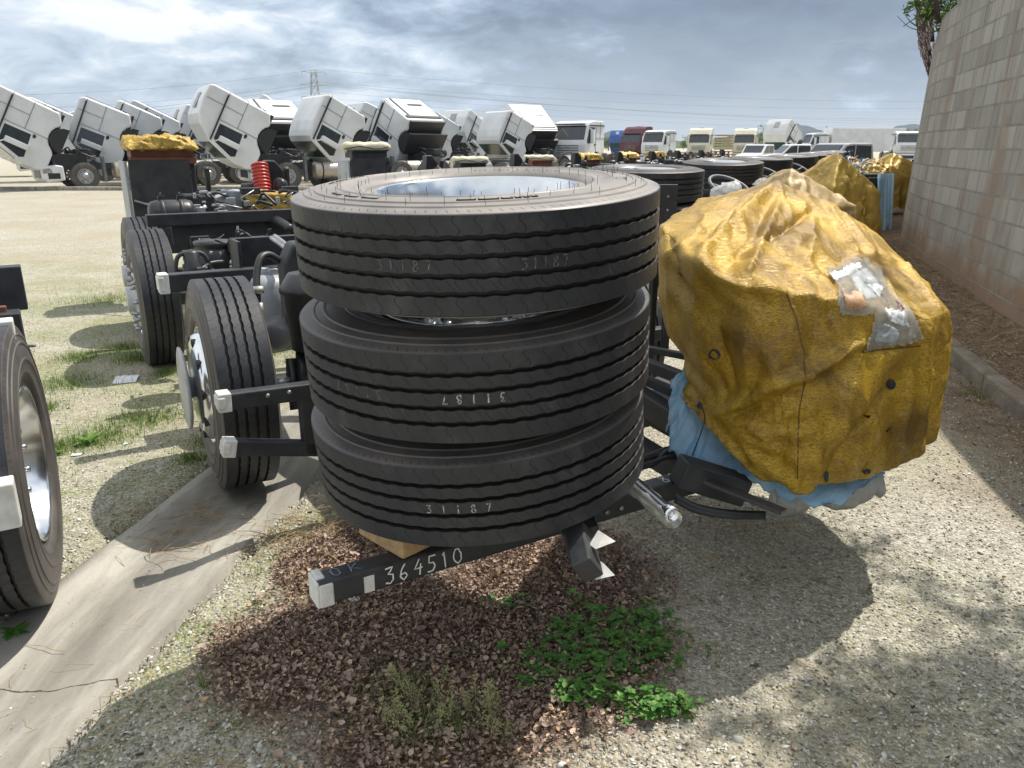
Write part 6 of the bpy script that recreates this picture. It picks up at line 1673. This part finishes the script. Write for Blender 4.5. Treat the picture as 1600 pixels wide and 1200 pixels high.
# green blades
M_grass = rnd_mat('green_grass_blade', [(0.0, (0.045, 0.105, 0.018)), (0.5, (0.10, 0.19, 0.03)), (0.85, (0.20, 0.27, 0.06)), (1.0, (0.36, 0.32, 0.12))], .6, .3, .35)
def blades(name, pts, hmin, hmax, w_, kind='stuff', col=None):
    n = len(pts); P = np.array(pts); h = hmin+(hmax-hmin)*rng.random(n); q = rng.random(n)*2*PI; lean = .25+.75*rng.random(n); ww = w_*(.6+.8*rng.random(n))
    V = np.zeros((n, 8, 3))
    for i, u in enumerate((0, .38, .72, 1.0)):
        r = lean*h*u*u*.8; cx = P[:, 0]+r*np.cos(q); cy = P[:, 1]+r*np.sin(q); z = P[:, 2]+h*u*(1-.35*lean*u)
        ww_ = ww*(1-u*.92)/2
        V[:, i*2, 0] = cx-np.sin(q)*ww_; V[:, i*2, 1] = cy+np.cos(q)*ww_; V[:, i*2, 2] = z
        V[:, i*2+1, 0] = cx+np.sin(q)*ww_; V[:, i*2+1, 1] = cy-np.cos(q)*ww_; V[:, i*2+1, 2] = z
    return bulk(name, V, [(0, 1, 3, 2), (2, 3, 5, 4), (4, 5, 7, 6)], M_grass, col, True, kind)
gp_ = []
random.seed(17)
def tuft(px_, py_, num, spread):
    c = W(px_, py_, z=0.0)
    for _ in range(num):
        x = random.gauss(c.x, spread); y = random.gauss(c.y, spread); gp_.append((x, y, max(gz(x, y), -.04)))
for a in ((85, 705, 60, .09), (150, 682, 70, .07), (178, 680, 50, .04), (130, 690, 120, .16), (240, 560, 160, .12), (225, 560, 90, .08), (262, 540, 130, .12), (120, 620, 60, .2), (200, 640, 70, .25), (60, 560, 40, .2), (105, 735, 30, .06), (360, 720, 30, .08),
          (250, 540, 80, .25), (170, 460, 140, .45), (190, 520, 100, .3), (75, 800, 20, .05), (300, 640, 60, .2), (310, 560, 60, .12), (485, 540, 120, .2), (470, 560, 80, .15)):
    tuft(*a)
for a in ((640, 1090, 260, .055), (610, 1065, 120, .06), (690, 1130, 200, .05), (655, 1150, 260, .06), (740, 1150, 140, .05), (590, 1100, 60, .05), (1520, 620, 90, .05), (1530, 600, 50, .05), (1100, 820, 20, .05), (1330, 780, 16, .08), (400, 900, 14, .04), (320, 1075, 12, .012), (345, 1015, 10, .02), (545, 1135, 12, .015), (1110, 1030, 14, .03)): tuft(*a)
for _ in range(1800):
    y = 4+10*random.random(); x = random.uniform(-.7*y, -.1*y-1.0)
    if noise.noise(Vector((x*.9, y*.9, 2))) > .12: gp_.append((x, y, gz(x, y)))
for c, s in MOSS:
    for _ in range(int(620*min(1.3, s/.2))):
        x = random.gauss(c.x, s*.5); y = random.gauss(c.y, s*.5); gp_.append((x, y, gz(x, y) if not in_channel(x, y) else -.02))
blades('grass', gp_, .012, .085, .0032)
# seed heads over the grass
mb = MB(); M_seed = pm('pale_seed_head', (0.42, 0.43, 0.20), (0.30, 0.30, 0.12), 20, .8)
for _ in range(30):
    px_ = random.choice([random.gauss(640, 22), random.gauss(700, 22), random.gauss(760, 16)]); c = W(px_, random.gauss(1130, 25), z=0.0)
    L_ = random.uniform(.07, .15); d = Vector((random.gauss(0, .25), random.gauss(0, .25), 1)).normalized(); top_p = c+d*L_
    mb.tube([c, c+d*L_*.5+Vector((.004, 0, 0)), top_p], .0007, 3, cap=False)
    for k in range(40):
        s = random.uniform(.5, 1.05); o_ = Vector((random.gauss(0, 1), random.gauss(0, 1), random.gauss(0, .6)))*.012*(1.25-s)*1.8; p = c+d*L_*s
        mb.tube([p, p+o_], .0003, 3, cap=False); mb.box(p+o_, (.0022, .0022, .003))
sh = mb.build('grass_seed_heads', M_seed, fixn=False); sh['kind'] = 'stuff'

# broad leaved weeds
M_weed = rnd_mat('weed_leaf', [(0.0, (0.045, 0.14, 0.028)), (0.5, (0.09, 0.24, 0.04)), (1.0, (0.22, 0.38, 0.08))], .5, .4, .35)
def weed_leaf_mesh(mb, p, d, up, L_, w_, n=5, round_=False):
    d = d.normalized(); sd_ = d.cross(up); sd_ = sd_.normalized() if sd_.length > 1e-4 else Vector((1, 0, 0)); nn = sd_.cross(d)
    vs = []
    for i in range(n+1):
        u = i/n; ww = w_*(math.sin(PI*min(.97, u*.93+.05))**(.6 if round_ else .9)); z = -.25*L_*u*u
        c = p+d*L_*u+nn*z
        vs += [c-sd_*ww+nn*ww*.25, c, c+sd_*ww+nn*ww*.25]
    fs_ = [(i*3+k, i*3+k+1, (i+1)*3+k+1, (i+1)*3+k) for i in range(n) for k in range(2)]
    mb.add(vs, fs_, 0, True)
def setrnd(o, v, sp=.25):
    me = o.data; at = me.attributes.new('rnd', 'FLOAT', 'POINT'); ar = []
    cur = v
    for i in range(len(me.vertices)):
        if i % 18 == 0: cur = min(1, max(0, v+random.uniform(-sp, sp)))
        ar.append(cur)
    at.data.foreach_set('value', ar)
mb = MB(); random.seed(23)
def clover(x, y, h, r):
    z0 = max(gz(x, y), 0); p = Vector((x, y, z0)); tip = p+Vector((random.gauss(0, .012), random.gauss(0, .012), h)); mb.tube([p, tip], .0009, 3, cap=False)
    k = random.choice([3, 4, 4, 5, 6]); q0 = random.uniform(0, 2*PI)
    for i in range(k):
        q = q0+2*PI*i/k; d = Vector((math.cos(q), math.sin(q), random.uniform(-.15, .45)+.25)); weed_leaf_mesh(mb, tip, d, Vector((0, 0, 1)), r, r*.36, 4, True)
for cx, cy, sx_, sy_, num in ((930, 985, 60, 26, 150), (980, 1010, 60, 30, 170), (880, 1010, 50, 26, 90), (1020, 1000, 40, 30, 90), (900, 1085, 35, 12, 60), (960, 1095, 60, 14, 120), (1020, 1110, 45, 14, 90), (1060, 1105, 14, 12, 40), (850, 1035, 40, 22, 60), (830, 1060, 40, 14, 40), (1000, 965, 40, 16, 60), (800, 945, 26, 10, 40), (940, 1045, 70, 20, 120)):
    for _ in range(int(num*.62)):
        c = W(random.gauss(cx, sx_*.62), random.gauss(cy, sy_*.7), z=0.02); clover(c.x, c.y, random.uniform(.008, .03)+.05*random.random()**3, random.uniform(.007, .014)+.014*random.random()**2)
gc = mb.build('ground_cover', M_weed, fixn=False); gc['kind'] = 'stuff'; setrnd(gc, .45, .4)
def rosette(px_, py_, num, L_, label, v=.4, up=.5):
    c = W(px_, py_, z=0.01); mb = MB()
    for i in range(num):
        q = 2*PI*i/num+random.uniform(-.3, .3); d = Vector((math.cos(q), math.sin(q), random.uniform(.1, up))); weed_leaf_mesh(mb, Vector((0, 0, 0)), d, Vector((0, 0, 1)), L_*random.uniform(.6, 1.1), L_*.17, 5)
    r_ = mb.build('weed_plant', M_weed, fixn=False); r_.location = (c.x, c.y, max(gz(c.x, c.y), 0)+.003); setrnd(r_, v, .2); tag(r_, label, 'plant')
rosette(915, 950, 15, .085, 'leafy green weed standing under the taped towing bracket', .45, 1.0)
rosette(728, 1018, 12, .075, 'small green weed alone on the brown leaves in front of the stack', .4, .6)
rosette(800, 945, 10, .06, 'low weed just behind the lone small green weed, nearest the bottom wheel', .3, .5)
rosette(832, 918, 6, .05, 'tiny sunlit weed at the edge of the stack shadow', .9, .5)
rosette(22, 985, 9, .06, 'five leaved weed under the cut off wheel at left', .5, .7)
rosette(1008, 940, 7, .05, 'pale weed right of the towing bracket', .8, .8)
rosette(1052, 1105, 9, .05, 'bright round leaved sprig at the right tip of the green patch', .95, .8)
rosette(140, 690, 20, .09, 'bright green weed in the sunny moss at left', .9, 1.4)
rosette(85, 708, 14, .06, 'smaller green weed left of the bright one in the moss', .7, .8)

# litter
def sheet(px_, py_, w_, h_, label, rz=0.0, mat=None):
    c = W(px_, py_, z=0.0); mb = MB(); n = 6
    for i in range(n+1):
        for j in range(n+1):
            x = (i/n-.5)*w_; y = (j/n-.5)*h_; mb.v.append((x, y, .006+.012*abs(noise.noise(Vector((x*20+px_, y*20, 1))))))
    for i in range(n):
        for j in range(n): mb.f.append((i*(n+1)+j, (i+1)*(n+1)+j, (i+1)*(n+1)+j+1, i*(n+1)+j+1)); mb.m.append(0); mb.s.append(False)
    o = mb.build('paper_scrap', mat or M_paper, fixn=False); o.location = (c.x, c.y, max(0, gz(c.x, c.y))); o.rotation_euler = (0, 0, rz); s = o.modifiers.new('thickness', 'SOLIDIFY'); s.thickness = .0008; tag(o, label, 'paper')
sheet(197, 594, .16, .20, 'white sheet of paper lying on the gravel beside the second wheel', .3)
sheet(552, 940, .03, .035, 'small white scrap on the dry leaves below the beam end', .5)
sheet(120, 713, .05, .03, 'white scrap in the moss at left', .2)
sheet(425, 1000, .018, .012, 'bluish chip on the gravel by the channel', .9)
for k, (a, b_, s_) in enumerate(((1300, 690, .03), (1420, 1035, .035), (330, 960, .03), (1530, 990, .03), (480, 1040, .02))):
    pass
# two black cable ends by the cut off wheel
for pl, lb in (([(20, 545), (35, 552), (48, 572), (58, 588)], 'thin black cable curving from the cut off beam at left'), ([(75, 760), (88, 761), (103, 768)], 'short black cable end lying on the gravel beside the cut off wheel')):
    mb = MB(); pp = [W(a, b_, Y=(3.2 if b_ < 700 else 3.72)) for a, b_ in pl]; mb.tube(smooth_path(pp, 4), .007, 6); o = mb.build('cable', M_hose); tag(o, lb, 'cable')

# ---------------------------------------------------------------- trees behind the wall
M_bark = pm('grey_bark', (0.16, 0.13, 0.10), (0.09, 0.07, 0.055), 12, .9, bump=.6, bscale=30, dist=.02)
M_foli = rnd_mat('tree_leaf', [(0.0, (0.035, 0.075, 0.015)), (0.5, (0.08, 0.14, 0.03)), (1.0, (0.22, 0.30, 0.06))], .5, .35, .4)
def tree(loc, blobs, trunk_r, label, nleaf=2600, ls=.10, seed=1, limbs=()):
    random.seed(seed); root = empty('tree', loc); tag(root, label, 'tree'); L0 = Vector(loc)
    mb = MB(); c0 = Vector(blobs[0][0])-L0
    mb.tube([(0, 0, 0), (c0.x*.2, c0.y*.2, c0.z*.35), (c0.x*.6, c0.y*.6, c0.z*.7), c0], [trunk_r, trunk_r*.8, trunk_r*.55, trunk_r*.25], 8)
    for bc, br_ in blobs:
        b0 = Vector(bc)-L0
        for _ in range(7):
            e = b0+Vector((random.gauss(0, .5), random.gauss(0, .5), random.gauss(0, .5)))*br_; s0 = c0*.75
            mb.tube(smooth_path([s0, s0.lerp(e, .5)+Vector((0, 0, .1)), e], 3), [(trunk_r*.3 if br_ > .4 else .010)*(1-i/7)+.004 for i in range(7)], 5)
    for pl in limbs: mb.tube(smooth_path([Vector(p)-L0 for p in pl], 4), [max(.004, .014*(1-i/(4*(len(pl)-1)+1))) for i in range(4*(len(pl)-1)+1)], 5)
    mb.build('trunk', M_bark, root)
    tot = sum(b_[1]**1.3 for b_ in blobs); VV = []
    for bc, br_ in blobs:
        cl = [Vector((random.gauss(0, .55), random.gauss(0, .55), random.gauss(0, .5)))*br_ for _ in range(24)]
        for _ in range(int(nleaf*br_**1.3/tot)):
            c = random.choice(cl); p = Vector(bc)-L0+c+Vector((random.gauss(0, 1), random.gauss(0, 1), random.gauss(0, 1)))*br_*.16; VV.append(p)
    n = len(VV); C_ = np.array([tuple(v) for v in VV]); base = np.array([(0, 0, 0), (.35, .16, .03), (1, 0, -.12), (.35, -.16, .03)])
    V = base[None]*(ls*(.6+.8*rng.random(n)))[:, None, None]; V = np.einsum('nij,nkj->nki', roteul(n, 1.0), V)+C_[:, None]
    o = bulk('crown', V, [(0, 3, 2, 1)], M_foli, None, False, None); o.parent = root
    return root
def B3(px_, py_, Y): p = W(px_, py_, Y=Y); return (p.x, p.y, p.z)
tree((8.9, 13.0, WTOP), [((7.2, 12.3, 4.75), .75), (B3(1478, 4, 11.6), .26), (B3(1450, 8, 11.6), .20), ((8.6, 13.2, 5.4), 1.1), (B3(1490, 25, 11.8), .18)], .12, 'light green tree hanging over the top of the block wall', 6500, .085, 3,
     limbs=([(7.2, 12.2, 4.0), B3(1470, 45, 11.6), B3(1440, 47, 11.6), B3(1420, 42, 11.5), B3(1402, 25, 11.4)], [B3(1445, 46, 11.6), B3(1425, 36, 11.5), B3(1412, 20, 11.5)]))
tree((5.4, 3.9, WTOP), [((3.50, 3.70, 5.0), .48), ((3.8, 3.3, 5.0), .55), ((4.1, 3.9, 5.1), .5), ((3.35, 3.2, 5.0), .5), ((4.4, 3.2, 5.2), .5)], .11, 'tree behind the wall whose branches shade the gravel at lower right', 5600, .10, 6)
for k, (a, t0, h_) in enumerate(((1412, 200, 5.0), (1290, 230, 5.5), (1180, 240, 6.5), (1075, 300, 5), (950, 300, 5))):
    p = W(a, 250, t0); p.z = 0
    tree((p.x, p.y, 0), [((p.x, p.y, h_*.68), h_*.38), ((p.x+h_*.4, p.y, h_*.55), h_*.3), ((p.x-h_*.35, p.y, h_*.5), h_*.3)], .25, ['green tree far off beside the end of the wall', 'round dark tree in the distance over the white cargo box', 'tree standing up on the skyline left of the hill top', 'small distant tree left of the cream trucks', 'distant tree behind the blue tilted cab'][k], 1300, .6, 40+k)

# ---------------------------------------------------------------- render settings
mb = MB(); mb.box((0, 1840, 59), (5200, 4000, 120))
M_haze = bpy.data.materials.new('thin_haze'); M_haze.use_nodes = True; t = M_haze.node_tree; t.nodes.remove(t.nodes['Principled BSDF'])
pv_ = N(t, 'ShaderNodeVolumePrincipled', inp={'Density': 0.00016}); pv_.inputs['Color'].default_value = (0.80, 0.88, 1.0, 1); LK(t, pv_.outputs[0], t.nodes['Material Output'].inputs['Volume'])
hzb = mb.build('haze', M_haze); tag(hzb, kind='stuff')
SC.render.engine = 'CYCLES'
SC.cycles.max_bounces = 6; SC.cycles.transparent_max_bounces = 10
